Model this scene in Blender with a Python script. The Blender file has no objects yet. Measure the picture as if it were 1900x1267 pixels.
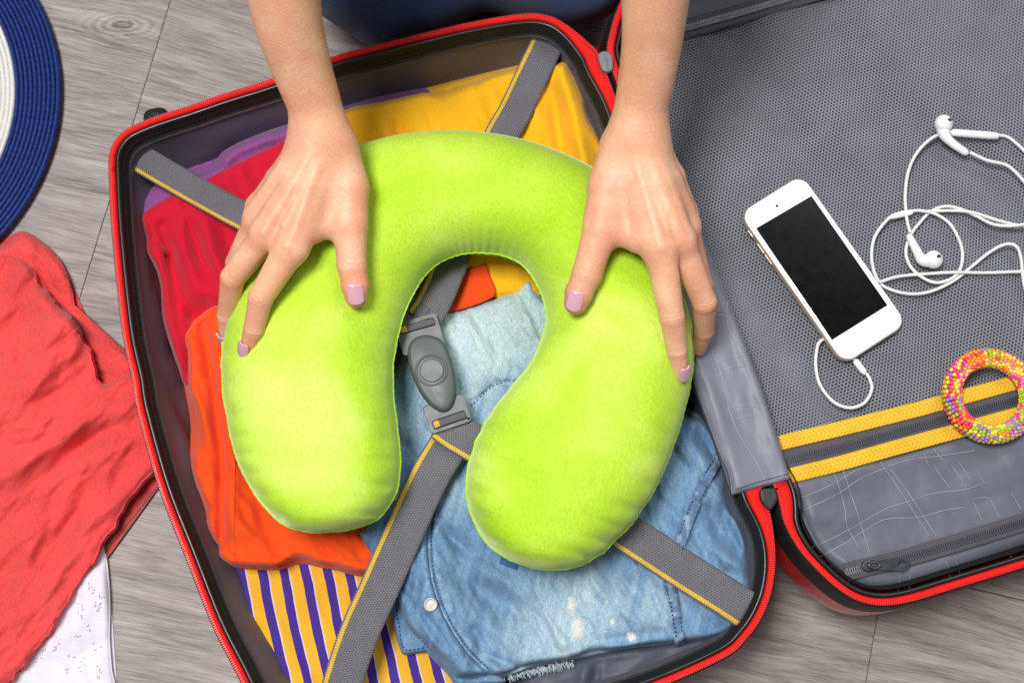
import bpy, bmesh, math, random
import numpy as np
from mathutils import Vector, Matrix
from mathutils.geometry import delaunay_2d_cdt
random.seed(7); np.random.seed(7)
R = math.radians
SC = bpy.context.scene
COL = SC.collection

# ------------------------------------------------------------------ camera
FPX, TILT, DIST, ZREF = 2400.0, R(11.0), 0.92, 0.12      # photo is 1900 x 1267
CT, ST = math.cos(TILT), math.sin(TILT)
CAM = np.array([0.0, -DIST * ST, ZREF + DIST * CT])
cam = bpy.data.cameras.new('camera'); cam_o = bpy.data.objects.new('camera', cam); COL.objects.link(cam_o)
cam_o.location = CAM; cam_o.rotation_euler = (TILT, 0, 0)
cam.sensor_width = 36.0; cam.lens = FPX / 1900 * 36.0
cam.clip_start = 0.01; cam.clip_end = 50
SC.camera = cam_o

# ------------------------------------------------------------------ light: soft overhead studio light, indoors
w = bpy.data.worlds.new('World'); SC.world = w; w.use_nodes = True
w.node_tree.nodes['Background'].inputs[0].default_value = (0.96, 0.98, 1.0, 1)
w.node_tree.nodes['Background'].inputs[1].default_value = 0.24
def area(name, loc, target, size, power, col):
    l = bpy.data.lights.new(name, 'AREA'); l.shape = 'RECTANGLE'; l.size, l.size_y = size; l.energy = power; l.color = col
    o = bpy.data.objects.new(name, l); COL.objects.link(o); o.location = loc
    o.rotation_euler = (Vector(target) - Vector(loc)).to_track_quat('-Z', 'Y').to_euler()
    return o
area('key_softbox', (-0.50, 0.12, 2.3), (0.0, 0.0, 0.1), (0.62, 0.55), 55, (1.0, 0.985, 0.96))
area('fill_softbox', (0.75, 1.32, 2.3), (0.1, 0.0, 0.1), (1.2, 0.85), 19, (0.97, 0.98, 1.0))
SC.view_settings.view_transform = 'Standard'; SC.view_settings.look = 'None'
SC.view_settings.exposure = 0.0; SC.view_settings.gamma = 1.0; SC.view_settings.use_curve_mapping = False
SC.cycles.max_bounces = 6; SC.cycles.diffuse_bounces = 3; SC.cycles.glossy_bounces = 2
SC.cycles.caustics_reflective = False; SC.cycles.caustics_refractive = False
SC.cycles.use_denoising = True; SC.cycles.denoising_prefilter = 'ACCURATE'; SC.cycles.denoising_input_passes = 'RGB_ALBEDO_NORMAL'

# ------------------------------------------------------------------ helpers
def at(px, py, z):
    """floor-plan point that stands at height z where the photograph shows pixel (px, py)"""
    dx, dy = (px - 950.0) / FPX, -(py - 633.5) / FPX
    d = np.array([dx, dy * CT + ST, dy * ST - CT])
    t = (z - CAM[2]) / d[2]
    return CAM + d * t
def atv(P, z):
    P = np.asarray(P, float); z = np.broadcast_to(np.asarray(z, float), P.shape[:1])
    dx, dy = (P[:, 0] - 950.0) / FPX, -(P[:, 1] - 633.5) / FPX
    d = np.stack([dx, dy * CT + ST, dy * ST - CT], 1)
    t = (z - CAM[2]) / d[:, 2]
    return CAM + d * t[:, None]
def V3(p): return at(p[0], p[1], p[2])
def lin(r, g, b):
    f = lambda c: c / 12.92 if c <= 0.04045 else ((c + 0.055) / 1.055) ** 2.4
    return (f(r / 255), f(g / 255), f(b / 255), 1.0)

def catmull(P, n, closed=False):
    P = np.asarray(P, float); m = len(P)
    if closed: Q = np.vstack([P[-1], P, P[0], P[1]]); segs = m
    else: Q = np.vstack([2 * P[0] - P[1], P, 2 * P[-1] - P[-2]]); segs = m - 1
    out = []
    for i in range(segs):
        p0, p1, p2, p3 = Q[i:i + 4]
        t = np.linspace(0, 1, 12, endpoint=False)[:, None]
        out.append(0.5 * (2 * p1 + (p2 - p0) * t + (2 * p0 - 5 * p1 + 4 * p2 - p3) * t ** 2 + (3 * p1 - p0 - 3 * p2 + p3) * t ** 3))
    D = np.vstack(out + ([P[:1]] if closed else [P[-1:]]))
    s = np.r_[0, np.cumsum(np.linalg.norm(np.diff(D, axis=0), axis=1))]
    u = np.linspace(0, s[-1], n, endpoint=not closed)
    return np.stack([np.interp(u, s, D[:, k]) for k in range(P.shape[1])], 1)
def resample(P, n):
    P = np.asarray(P, float)
    s = np.r_[0, np.cumsum(np.linalg.norm(np.diff(P, axis=0), axis=1))]
    u = np.linspace(0, s[-1], n)
    return np.stack([np.interp(u, s, P[:, k]) for k in range(P.shape[1])], 1)

_lat = np.random.RandomState(3).rand(256, 256)
def vnoise(x, y):
    xi, yi = np.floor(x).astype(int), np.floor(y).astype(int)
    fx, fy = x - xi, y - yi
    fx = fx * fx * fx * (fx * (fx * 6 - 15) + 10); fy = fy * fy * fy * (fy * (fy * 6 - 15) + 10)
    g = lambda a, b: _lat[a % 256, b % 256]
    return ((g(xi, yi) * (1 - fx) + g(xi + 1, yi) * fx) * (1 - fy) + (g(xi, yi + 1) * (1 - fx) + g(xi + 1, yi + 1) * fx) * fy) * 2 - 1
def fbm(x, y, o=4):
    r, a = 0, 1.0
    for i in range(o):
        r = r + a * vnoise(x * 2 ** i + 17.3 * i, y * 2 ** i + 5.1 * i); a *= 0.5
    return r
def smooth01(x): x = np.clip(x, 0, 1); return x * x * (3 - 2 * x)

def mesh(name, verts, faces, mat=None, parent=None, smooth=True, uv=None, col=None):
    me = bpy.data.meshes.new(name)
    verts = np.asarray(verts, float)
    if isinstance(faces, np.ndarray):
        nf, k = faces.shape; me.vertices.add(len(verts)); me.vertices.foreach_set('co', verts.ravel()); me.loops.add(nf * k); me.loops.foreach_set('vertex_index', faces.ravel().astype(np.int32))
        me.polygons.add(nf); me.polygons.foreach_set('loop_start', np.arange(0, nf * k, k, dtype=np.int32)); me.update(calc_edges=True)
    else: me.from_pydata(verts.tolist(), [], [tuple(int(i) for i in f) for f in faces])
    if smooth: me.polygons.foreach_set('use_smooth', [True] * len(me.polygons))
    if uv is not None:
        L = me.uv_layers.new(name='UVMap'); vi = np.empty(len(me.loops), int); me.loops.foreach_get('vertex_index', vi)
        L.data.foreach_set('uv', np.asarray(uv, float)[vi].ravel())
    if col is not None:
        a = me.color_attributes.new('Col', 'FLOAT_COLOR', 'POINT')
        c = np.asarray(col, float)
        if c.shape[1] == 3: c = np.hstack([c, np.ones((len(c), 1))])
        a.data.foreach_set('color', c.ravel())
    o = bpy.data.objects.new(name, me); COL.objects.link(o)
    if mat: me.materials.append(mat)
    if parent: o.parent = parent
    return o
def empty(name, loc=(0, 0, 0)):
    o = bpy.data.objects.new(name, None); COL.objects.link(o); o.location = loc; o.empty_display_size = 0.02
    return o
def tag(o, label=None, cat=None, group=None, kind=None):
    if label: o['label'] = label
    if cat: o['category'] = cat
    if group: o['group'] = group
    if kind: o['kind'] = kind
    return o

class MB:
    """collects simple shapes into one mesh"""
    def __init__(s): s.v, s.f, s.n = [], [], 0
    def add(s, v, f):
        v = np.asarray(v, float); s.v.append(v); s.f += [tuple(int(i) + s.n for i in q) for q in f]; s.n += len(v)
    def box(s, c, X, Y, Z):
        c, X, Y, Z = map(np.asarray, (c, X, Y, Z))
        s.add([c + a * X + b * Y + d * Z for d in (-1, 1) for b in (-1, 1) for a in (-1, 1)],
              [(0, 2, 3, 1), (4, 5, 7, 6), (0, 1, 5, 4), (2, 6, 7, 3), (0, 4, 6, 2), (1, 3, 7, 5)])
    def tube(s, P, r, seg=8, caps=True):
        v, f = tube_geo(P, r, seg, caps); s.add(v, f)
    def build(s, name, mat, parent=None, smooth=True): return mesh(name, np.vstack(s.v), s.f, mat, parent, smooth)

def frames(P, up=(0, 0, 1), closed=False):
    P = np.asarray(P, float)
    T = (np.roll(P, -1, 0) - np.roll(P, 1, 0)) if closed else np.gradient(P, axis=0)
    T /= np.linalg.norm(T, axis=1)[:, None] + 1e-12
    B = np.cross(np.asarray(up, float), T); ln = np.linalg.norm(B, axis=1)
    B[ln < 1e-4] = (1, 0, 0); B /= np.linalg.norm(B, axis=1)[:, None]
    Nn = np.cross(T, B)
    return T, B, Nn
def tube_geo(P, r, seg=8, caps=True, closed=False):
    P = np.asarray(P, float); n = len(P); r = np.broadcast_to(np.asarray(r, float), (n,))
    T, B, Nn = frames(P, closed=closed)
    a = np.linspace(0, 2 * np.pi, seg, endpoint=False)
    v = P[:, None] + r[:, None, None] * (np.cos(a)[None, :, None] * B[:, None] + np.sin(a)[None, :, None] * Nn[:, None])
    f = []
    for i in range(n if closed else n - 1):
        for j in range(seg):
            i2, j2 = (i + 1) % n, (j + 1) % seg
            f.append((i * seg + j, i * seg + j2, i2 * seg + j2, i2 * seg + j))
    v = v.reshape(-1, 3)
    if caps and not closed:
        f.append(tuple(range(seg))[::-1]); f.append(tuple((n - 1) * seg + j for j in range(seg)))
    return v, f
def tube(name, P, r, mat, parent=None, seg=8, closed=False):
    v, f = tube_geo(P, r, seg, True, closed); return mesh(name, v, f, mat, parent)

def ribbon(name, P, width, thick, mat, parent=None, nw=6, up=(0, 0, 1), crown=0.0, closed=False, U=None):
    """flat band swept along P; uv = (metres along, 0..1 across)"""
    P = np.asarray(P, float); n = len(P)
    T, B, Nn = frames(P, up, closed)
    if U is not None: Nn = np.broadcast_to(np.asarray(U, float), Nn.shape)
    width = np.broadcast_to(np.asarray(width, float), (n,))
    s = np.r_[0, np.cumsum(np.linalg.norm(np.diff(P, axis=0), axis=1))]
    t = np.linspace(-0.5, 0.5, nw)
    prof = [(x, thick / 2 + crown * (1 - (2 * x) ** 2)) for x in t] + [(x, -thick / 2) for x in t[::-1]]
    m = len(prof); v = np.zeros((n, m, 3)); uv = np.zeros((n, m, 2))
    for k, (x, h) in enumerate(prof):
        v[:, k] = P + B * (x * width)[:, None] + Nn * h
        uv[:, k, 0] = s; uv[:, k, 1] = x + 0.5
    f = []
    for i in range(n if closed else n - 1):
        for k in range(m):
            i2, k2 = (i + 1) % n, (k + 1) % m
            f.append((i * m + k, i2 * m + k, i2 * m + k2, i * m + k2))
    if not closed: f.append(tuple(range(m))); f.append(tuple((n - 1) * m + k for k in range(m))[::-1])
    return mesh(name, v.reshape(-1, 3), f, mat, parent, True, uv.reshape(-1, 2))

def loop_sweep(name, L, prof, mat, parent=None, open_ends=True):
    """L: closed loop (n,2) counted so that +inward is to the inside; prof: list of (inward, z) or callables(i)->"""
    n = len(L); T = np.roll(L, -1, 0) - np.roll(L, 1, 0); T /= np.linalg.norm(T, axis=1)[:, None]
    Nin = np.stack([-T[:, 1], T[:, 0]], 1)
    c = L.mean(0)
    if ((c - L) * Nin).sum() < 0: Nin = -Nin
    m = len(prof); v = np.zeros((n, m, 3)); uv = np.zeros((n, m, 2))
    s = np.r_[0, np.cumsum(np.linalg.norm(np.diff(L, axis=0), axis=1))]
    for k, (a, z) in enumerate(prof):
        v[:, k, :2] = L + Nin * np.broadcast_to(np.asarray(a, float), (n,))[:, None]; v[:, k, 2] = z
        uv[:, k, 0] = s; uv[:, k, 1] = k / max(m - 1, 1)
    f = [(i * m + k, ((i + 1) % n) * m + k, ((i + 1) % n) * m + k + 1, i * m + k + 1) for i in range(n) for k in range(m - 1)]
    return mesh(name, v.reshape(-1, 3), f, mat, parent, True, uv.reshape(-1, 2))

def poly_sd(P, poly):
    """signed distance to a closed outline, positive inside; also the closest boundary point"""
    P = np.asarray(P, float); A = np.asarray(poly, float)
    if (A[:, 0] * np.roll(A[:, 1], -1) - np.roll(A[:, 0], -1) * A[:, 1]).sum() < 0: A = A[::-1]
    L = np.linalg.norm(np.roll(A, -1, 0) - A, axis=1)
    if L.max() > 3 * L.mean() or len(A) < 60: A = resample(np.vstack([A, A[:1]]), max(200, len(A)) + 1)[:-1]
    n = len(A); c0 = A.mean(0); A32 = (A - c0).astype(np.float32); a2 = (A32 ** 2).sum(1)
    idx = np.empty(len(P), int)
    for i in range(0, len(P), 20000):
        q = (P[i:i + 20000] - c0).astype(np.float32); idx[i:i + 20000] = np.argmin(a2[None] - 2 * (q @ A32.T), axis=1)
    best = np.full(len(P), 1e18); cp = np.zeros_like(P); sgn = np.ones(len(P))
    nxt = np.roll(A, -1, 0); T = nxt - A; T /= np.linalg.norm(T, axis=1)[:, None] + 1e-12; Nn = np.stack([-T[:, 1], T[:, 0]], 1); VN = Nn + np.roll(Nn, 1, 0)
    for k in (idx - 1, idx):
        k = k % n; p = A[k]; ab = nxt[k] - p; t = np.clip(((P - p) * ab).sum(1) / ((ab * ab).sum(1) + 1e-12), 0, 1); q = p + t[:, None] * ab; e = P - q; d = (e * e).sum(1)
        nn = np.where((t <= 0)[:, None], VN[k], np.where((t >= 1)[:, None], VN[(k + 1) % n], Nn[k])); m = d < best
        best[m] = d[m]; cp[m] = q[m]; sgn[m] = np.where((e * nn).sum(1) >= 0, 1.0, -1.0)[m]
    return np.sqrt(best) * sgn, cp
def seg_dist(P, poly):
    P = np.asarray(P, float); best = np.full(len(P), 1e9); par = np.zeros(len(P)); acc = 0.0
    A = np.asarray(poly, float); tot = np.linalg.norm(np.diff(A, axis=0), axis=1).sum()
    for a, b in zip(A[:-1], A[1:]):
        ab = b - a; L = np.linalg.norm(ab); t = np.clip(((P - a) @ ab) / (L * L + 1e-12), 0, 1)
        d = np.linalg.norm(P - (a + t[:, None] * ab), axis=1); k = d < best
        best[k] = d[k]; par[k] = (acc + t[k] * L) / tot; acc += L
    return best, par

class Cloth:
    """a folded garment or cloth lying in a pile: rounded edges, folds and creases as real relief"""
    def __init__(s, name, outline, zbase, ztop, edge, step, mat, parent=None, folds=(), noise=(), sm=True, col=None, bulge=0.0, ripple=0.0, zfun=None, wob=0.0, layers=1, grow=0.0):
        o = np.asarray(outline, float)
        o = catmull(o, max(80, int(np.linalg.norm(np.diff(np.vstack([o, o[:1]]), axis=0), axis=1).sum() / max(step, 5))), True) if sm else o
        if grow:
            n_ = np.roll(o, -1, 0) - np.roll(o, 1, 0); n_ = np.stack([n_[:, 1], -n_[:, 0]], 1) / (np.linalg.norm(n_, axis=1)[:, None] + 1e-9)
            if (o[:, 0] * np.roll(o[:, 1], -1) - np.roll(o[:, 0], -1) * o[:, 1]).sum() < 0: n_ = -n_
            g_ = o + n_ * grow; o = g_[-poly_sd(g_, o)[0] > 0.85 * grow]
        if wob:
            k = len(o); n_ = np.roll(o, -1, 0) - np.roll(o, 1, 0); n_ = np.stack([n_[:, 1], -n_[:, 0]], 1) / (np.linalg.norm(n_, axis=1)[:, None] + 1e-9)
            o = o + n_ * (wob * fbm(o[:, 0] * 0.03 + 3, o[:, 1] * 0.03, 3))[:, None]
        s.poly, s.zb, s.zt, s.edge, s.folds, s.noise, s.bulge, s.ripple, s.zfun = o, zbase, ztop, edge, folds, noise, bulge, ripple, zfun
        s.layers = layers
        # rings that follow the outline resolve the rounded edge, a jittered grid fills the middle
        per = np.linalg.norm(np.diff(np.vstack([o, o[:1]]), axis=0), axis=1).sum(); nb = int(per / step)
        ring = resample(np.vstack([o, o[:1]]), nb + 1)[:-1]; tg_ = np.roll(ring, -1, 0) - np.roll(ring, 1, 0); nr = np.stack([-tg_[:, 1], tg_[:, 0]], 1) / (np.linalg.norm(tg_, axis=1)[:, None] + 1e-9)
        if poly_sd(ring[:1] + nr[:1] * 0.5, ring)[0][0] < 0: nr = -nr
        pts = [ring]; L_ = layers
        offs = sorted({edge * (l + q) / L_ for l in range(L_) for q in ((0.10, 0.32, 0.66, 1.0) if L_ == 1 else (0.06, 0.25, 0.6, 1.0))})
        for k_, of in enumerate(offs):
            q = ring + nr * of; sdq = poly_sd(q, ring)[0]; pts.append(q[sdq > of * 0.9])
        lo, hi = ring.min(0), ring.max(0)
        X, Y = np.meshgrid(np.arange(lo[0], hi[0], step), np.arange(lo[1], hi[1], step), indexing='ij'); X = X + (np.arange(X.shape[1]) % 2)[None] * step * 0.5
        G = np.stack([X.ravel(), Y.ravel()], 1); G = G + (np.random.RandomState(1).rand(*G.shape) - 0.5) * step * 0.2
        sdg = poly_sd(G, ring)[0]; pts.append(G[sdg > edge + step * 0.6])
        A = np.vstack(pts); res = delaunay_2d_cdt([Vector(p) for p in A.tolist()], [(i, (i + 1) % nb) for i in range(nb)], [], 1, 1e-5, False)
        s.P = np.array([v[:] for v in res[0]]); tri = np.array(res[2], int); s.sd = np.abs(poly_sd(s.P, ring)[0]); s.poly = ring
        z = s.h(s.P, s.sd)
        E_ = np.sort(np.concatenate([tri[:, [0, 1]], tri[:, [1, 2]], tri[:, [2, 0]]]), 1); uq, ct = np.unique(E_, axis=0, return_counts=True)
        bd = np.zeros(len(z), bool); bd[uq[ct == 1].ravel()] = True
        for _ in range(6):      # no pin-hole pits
            sm_ = np.bincount(uq[:, 0], z[uq[:, 1]], len(z)) + np.bincount(uq[:, 1], z[uq[:, 0]], len(z)); nn_ = np.maximum(np.bincount(uq[:, 0], minlength=len(z)) + np.bincount(uq[:, 1], minlength=len(z)), 1)
            z = np.where(bd, z, np.maximum(z, sm_ / nn_ - 0.0025))
        xyz = atv(s.P, z)
        c = col(s.P, s.sd) if col else None
        tn = np.cross(xyz[tri[:, 1]] - xyz[tri[:, 0]], xyz[tri[:, 2]] - xyz[tri[:, 0]])[:, 2]; tri[tn < 0] = tri[tn < 0][:, ::-1]
        s.obj = mesh(name, xyz, tri, mat, parent, True, xyz[:, :2], c)
    def h(s, P, sd=None):
        P = np.asarray(P, float)
        if sd is None: sd = np.maximum(poly_sd(P, s.poly)[0], 0)
        e = np.clip(sd / s.edge * (1 + 0.45 * vnoise(P[:, 0] / 55 + 2, P[:, 1] / 55)) if s.layers > 1 else sd / s.edge, 0, 1); prof = sum(np.sqrt(np.maximum(1 - (1 - np.clip(e * s.layers - l, 0, 1)) ** 2, 0)) for l in range(s.layers)) / s.layers
        z = s.zb + (s.zt - s.zb) * prof
        if s.bulge: z = z + s.bulge * smooth01(sd / (s.edge * 6))
        zz = np.zeros(len(P))
        for fd in s.folds:
            d, t = seg_dist(P, fd[0]); wd, am = fd[1], fd[2]
            tp = np.sin(np.pi * np.clip(t, 0.0, 1.0)) ** 0.9 if len(fd) < 4 else 1.0
            zz += am * tp * np.exp(-(d / wd) ** 2)
        for (sx, sy, ang, am) in s.noise:
            c, q = math.cos(R(ang)), math.sin(R(ang))
            u, v = (P[:, 0] * c + P[:, 1] * q) / sx, (-P[:, 0] * q + P[:, 1] * c) / sy
            nz = fbm(u, v, 3); zz += am * np.sign(nz) * np.abs(nz) ** 0.85
        z = z + zz * smooth01(sd / (s.edge * 0.9))
        if s.zfun is not None: z = z + s.zfun(P)
        return z
    def on(s, pts, lift=0.0):
        P = np.asarray(pts, float); z = s.h(P); X = atv(P, z); X[:, 2] += lift
        return X
# ------------------------------------------------------------------ materials (procedural)
def N(nt, t, ins=None, **props):
    n = nt.nodes.new(t)
    for k, v in props.items(): setattr(n, k, v)
    for k, v in (ins or {}).items():
        s = n.inputs[k]
        if isinstance(v, bpy.types.NodeSocket): nt.links.new(v, s)
        else: s.default_value = v
    return n
def base_mat(name):
    m = bpy.data.materials.new(name); m.use_nodes = True; nt = m.node_tree
    return m, nt, nt.nodes['Principled BSDF']
def coords(nt, kind='Object', scale=(1, 1, 1), rot=(0, 0, 0)):
    tc = N(nt, 'ShaderNodeTexCoord')
    return N(nt, 'ShaderNodeMapping', {'Vector': tc.outputs[kind], 'Scale': scale, 'Rotation': rot}).outputs[0]
def noise(nt, vec, scale, detail=3, rough=0.55, dist=0.0):
    return N(nt, 'ShaderNodeTexNoise', {'Vector': vec, 'Scale': scale, 'Detail': detail, 'Roughness': rough, 'Distortion': dist}).outputs['Fac']
def ramp(nt, fac, stops):
    r = N(nt, 'ShaderNodeValToRGB', {'Fac': fac}); e = r.color_ramp.elements
    while len(e) < len(stops): e.new(0.5)
    for x, (p, c) in zip(e, stops): x.position = p; x.color = c if len(c) == 4 else (*c, 1)
    return r.outputs[0]
def mixc(nt, fac, a, b, mode='MIX'):
    n = N(nt, 'ShaderNodeMix', data_type='RGBA', blend_type=mode)
    for s, v in ((n.inputs[0], fac), (n.inputs[6], a), (n.inputs[7], b)):
        if isinstance(v, bpy.types.NodeSocket): nt.links.new(v, s)
        else: s.default_value = v
    return n.outputs[2]
def mth(nt, op, a, b=None):
    n = N(nt, 'ShaderNodeMath', operation=op)
    for s, v in zip(n.inputs, (a, b)):
        if v is None: continue
        if isinstance(v, bpy.types.NodeSocket): nt.links.new(v, s)
        else: s.default_value = v
    return n.outputs[0]
def bump(nt, height, strength, dist, prev=None):
    ins = {'Height': height, 'Strength': strength, 'Distance': dist}
    if prev is not None: ins['Normal'] = prev
    return N(nt, 'ShaderNodeBump', ins).outputs[0]
def scl(c, k): return (min(c[0] * k, 1), min(c[1] * k, 1), min(c[2] * k, 1), 1)
def mul_grey(nt, col, fac, lo, hi):
    g = N(nt, 'ShaderNodeMapRange', {'Value': fac, 'From Min': 0.3, 'From Max': 0.7, 'To Min': lo, 'To Max': hi}).outputs[0]
    return mixc(nt, 1.0, col, N(nt, 'ShaderNodeCombineColor', {0: g, 1: g, 2: g}).outputs[0], 'MULTIPLY')

def fabric(name, rgb, var=0.12, vs=30, grain=900, gvar=0.12, gstr=0.25, rough=0.85, sheen=0.15, stretch=(1, 1, 1), rot=0.0, attr=False, gdist=0.0006, shade=None):
    m, nt, b = base_mat(name)
    v = coords(nt, 'Object')
    vg = coords(nt, 'Object', stretch, (0, 0, R(rot)))
    c = N(nt, 'ShaderNodeVertexColor', layer_name='Col').outputs[0] if attr else rgb
    if not attr:
        cc = N(nt, 'ShaderNodeRGB'); cc.outputs[0].default_value = rgb; c = cc.outputs[0]
    g1 = noise(nt, v, vs, 4); g2 = noise(nt, vg, grain, 2, 0.6)
    c = mul_grey(nt, c, g1, 1 - var, 1 + var); c = mul_grey(nt, c, g2, 1 - gvar, 1 + gvar)
    nt.links.new(c, b.inputs['Base Color'])
    b.inputs['Roughness'].default_value = rough; b.inputs['Specular IOR Level'].default_value = 0.25
    b.inputs['Sheen Weight'].default_value = sheen; b.inputs['Sheen Roughness'].default_value = 0.5
    nt.links.new(bump(nt, g2, gstr, gdist), b.inputs['Normal'])
    return m
def plain(name, rgb, rough=0.4, spec=0.5, metal=0.0, var=0.05, vs=60, bmp=0.0, bs=500, coat=0.0):
    m, nt, b = base_mat(name); v = coords(nt)
    cc = N(nt, 'ShaderNodeRGB'); cc.outputs[0].default_value = rgb
    nt.links.new(mul_grey(nt, cc.outputs[0], noise(nt, v, vs, 4), 1 - var, 1 + var), b.inputs['Base Color'])
    rr = N(nt, 'ShaderNodeMapRange', {'Value': noise(nt, v, vs * 2, 3), 'From Min': 0.3, 'From Max': 0.7, 'To Min': rough * 0.85, 'To Max': min(rough * 1.15, 1)})
    nt.links.new(rr.outputs[0], b.inputs['Roughness'])
    b.inputs['Specular IOR Level'].default_value = spec; b.inputs['Metallic'].default_value = metal; b.inputs['Coat Weight'].default_value = coat
    if bmp: nt.links.new(bump(nt, noise(nt, v, bs, 2), bmp, 0.0005), b.inputs['Normal'])
    return m
def woven(name, rgb, rgb2, pu=0.0016, pv=8, rough=0.8, chev=False, diag=0.0):
    """narrow-woven band: rib cells from the ribbon's own uv (metres along, 0..1 across)"""
    m, nt, b = base_mat(name)
    uv = N(nt, 'ShaderNodeTexCoord').outputs['UV']; sp = N(nt, 'ShaderNodeSeparateXYZ', {0: uv})
    u = mth(nt, 'DIVIDE', sp.outputs[0], pu); vv = mth(nt, 'MULTIPLY', sp.outputs[1], pv)
    if chev:
        tri = mth(nt, 'ABSOLUTE', mth(nt, 'SUBTRACT', sp.outputs[1], 0.5)); u = mth(nt, 'ADD', u, mth(nt, 'MULTIPLY', tri, chev))
    if diag: u = mth(nt, 'ADD', u, mth(nt, 'MULTIPLY', vv, diag))
    su = mth(nt, 'SINE', mth(nt, 'MULTIPLY', u, 2 * math.pi))
    # every other column shifted by half a cell, like plain weave
    col = mth(nt, 'FLOOR', vv); par = mth(nt, 'MULTIPLY', mth(nt, 'MODULO', col, 2.0), math.pi)
    su2 = mth(nt, 'SINE', mth(nt, 'ADD', mth(nt, 'MULTIPLY', u, 2 * math.pi), par)) if not chev else su
    sv = mth(nt, 'SINE', mth(nt, 'MULTIPLY', vv, 2 * math.pi))
    hgt = mth(nt, 'ADD', mth(nt, 'MULTIPLY', su2, 0.35), mth(nt, 'MULTIPLY', sv, 0.15)); hgt = mth(nt, 'ADD', hgt, 0.5)
    nz = noise(nt, coords(nt), 500, 3)
    f = mth(nt, 'ADD', mth(nt, 'MULTIPLY', hgt, 0.75), mth(nt, 'MULTIPLY', nz, 0.35))
    nt.links.new(mul_grey(nt, mixc(nt, f, rgb, rgb2), noise(nt, coords(nt), 60, 4), 0.9, 1.1), b.inputs['Base Color'])
    b.inputs['Roughness'].default_value = rough; b.inputs['Specular IOR Level'].default_value = 0.3
    nt.links.new(bump(nt, hgt, 0.6, 0.0005), b.inputs['Normal'])
    return m

MT = {}
MT['black_trim'] = plain('black_trim', lin(24, 23, 24), 0.32, 0.5, bmp=0.08, bs=900)
MT['black_rough'] = plain('black_rough', lin(26, 24, 25), 0.6, 0.4, bmp=0.3, bs=1500)
MT['shell_red'] = plain('shell_red', lin(186, 14, 20), 0.25, 0.5, coat=0.3, bmp=0.03)
MT['lining'] = fabric('lining', lin(94, 94, 104), 0.1, 18, 1400, 0.06, 0.08, 0.42, 0.0)
MT['lining_pocket'] = fabric('lining_pocket', lin(98, 101, 112), 0.08, 14, 1400, 0.06, 0.08, 0.45, 0.0)
MT['flap'] = fabric('flap', lin(120, 123, 135), 0.06, 14, 1400, 0.05, 0.06, 0.42, 0.0)
MT['print'] = plain('print', lin(140, 145, 158), 0.6, 0.3)
MT['net'] = plain('net', lin(132, 134, 142), 0.55, 0.4, var=0.1, vs=40)
MT['under_net'] = fabric('under_net', lin(88, 90, 99), 0.12, 10, 1400, 0.05, 0.05, 0.5, 0.0)
MT['strap'] = woven('strap', lin(52, 50, 56), lin(128, 126, 133), 0.0019, 16)
MT['strap_yellow'] = woven('strap_yellow', lin(165, 125, 30), lin(235, 198, 90), 0.0018, 2, diag=0.6)
MT['webbing'] = woven('webbing', lin(205, 148, 18), lin(246, 196, 62), 0.0032, 4, chev=2.6)
MT['zip_red'] = woven('zip_red', lin(206, 14, 14), lin(240, 34, 28), 0.0014, 5)
MT['zip_red_teeth'] = plain('zip_red_teeth', lin(222, 22, 20), 0.4, 0.5)
MT['zip_tape'] = woven('zip_tape', lin(66, 64, 70), lin(98, 94, 100), 0.0012, 10)
MT['zip_coil'] = plain('zip_coil', lin(70, 72, 82), 0.35, 0.6)
MT['gunmetal'] = plain('gunmetal', lin(88, 92, 98), 0.3, 0.6, metal=0.85)
MT['grey_plastic'] = plain('grey_plastic', lin(80, 86, 86), 0.42, 0.45, bmp=0.05, bs=1800)
MT['dark_plastic'] = plain('dark_plastic', lin(38, 40, 42), 0.4, 0.5)
MT['pull_grey'] = plain('pull_grey', lin(120, 124, 128), 0.4, 0.5)
MT['phone_white'] = plain('phone_white', lin(236, 237, 242), 0.12, 0.5, var=0.01)
MT['phone_gold'] = plain('phone_gold', lin(222, 200, 180), 0.25, 0.5, metal=0.7, var=0.02)
MT['screen'] = plain('screen', (0.001, 0.001, 0.0012, 1), 0.20, 0.18, var=0.0)
MT['white_plastic'] = plain('white_plastic', lin(238, 238, 240), 0.25, 0.5, var=0.02)
MT['cable'] = plain('cable', lin(226, 224, 222), 0.4, 0.45, var=0.03)
MT['dark_hole'] = plain('dark_hole', lin(60, 58, 56), 0.6)
MT['snap'] = plain('snap', lin(168, 164, 160), 0.5, 0.4, metal=0.3)
MT['lining_dark'] = fabric('lining_dark', lin(76, 80, 92), 0.08, 14, 1400, 0.06, 0.08, 0.5, 0.0)
MT['nail'] = plain('nail', lin(212, 160, 180), 0.12, 0.5, coat=0.6, var=0.02)
MT['thread_navy'] = plain('thread_navy', lin(44, 72, 112), 0.8, 0.2)
MT['thread_white'] = plain('thread_white', lin(205, 215, 222), 0.9, 0.2)
MT['yellow_cloth'] = fabric('yellow_cloth', lin(242, 178, 20), 0.08, 25, 1100, 0.08, 0.2)
MT['orange_cloth'] = fabric('orange_cloth', lin(238, 76, 18), 0.08, 25, 1100, 0.08, 0.2)
MT['red_cloth'] = fabric('red_cloth', lin(198, 10, 44), 0.08, 20, 1300, 0.05, 0.12)
MT['purple_cloth'] = fabric('purple_cloth', lin(134, 74, 136), 0.1, 30, 900, 0.15, 0.35, stretch=(1, 0.25, 1), rot=20)
MT['coral_cloth'] = fabric('coral_cloth', lin(224, 74, 74), 0.14, 24, 620, 0.14, 0.5, 0.95, 0.15, stretch=(1, 0.5, 1), rot=50, gdist=0.001)
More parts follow.
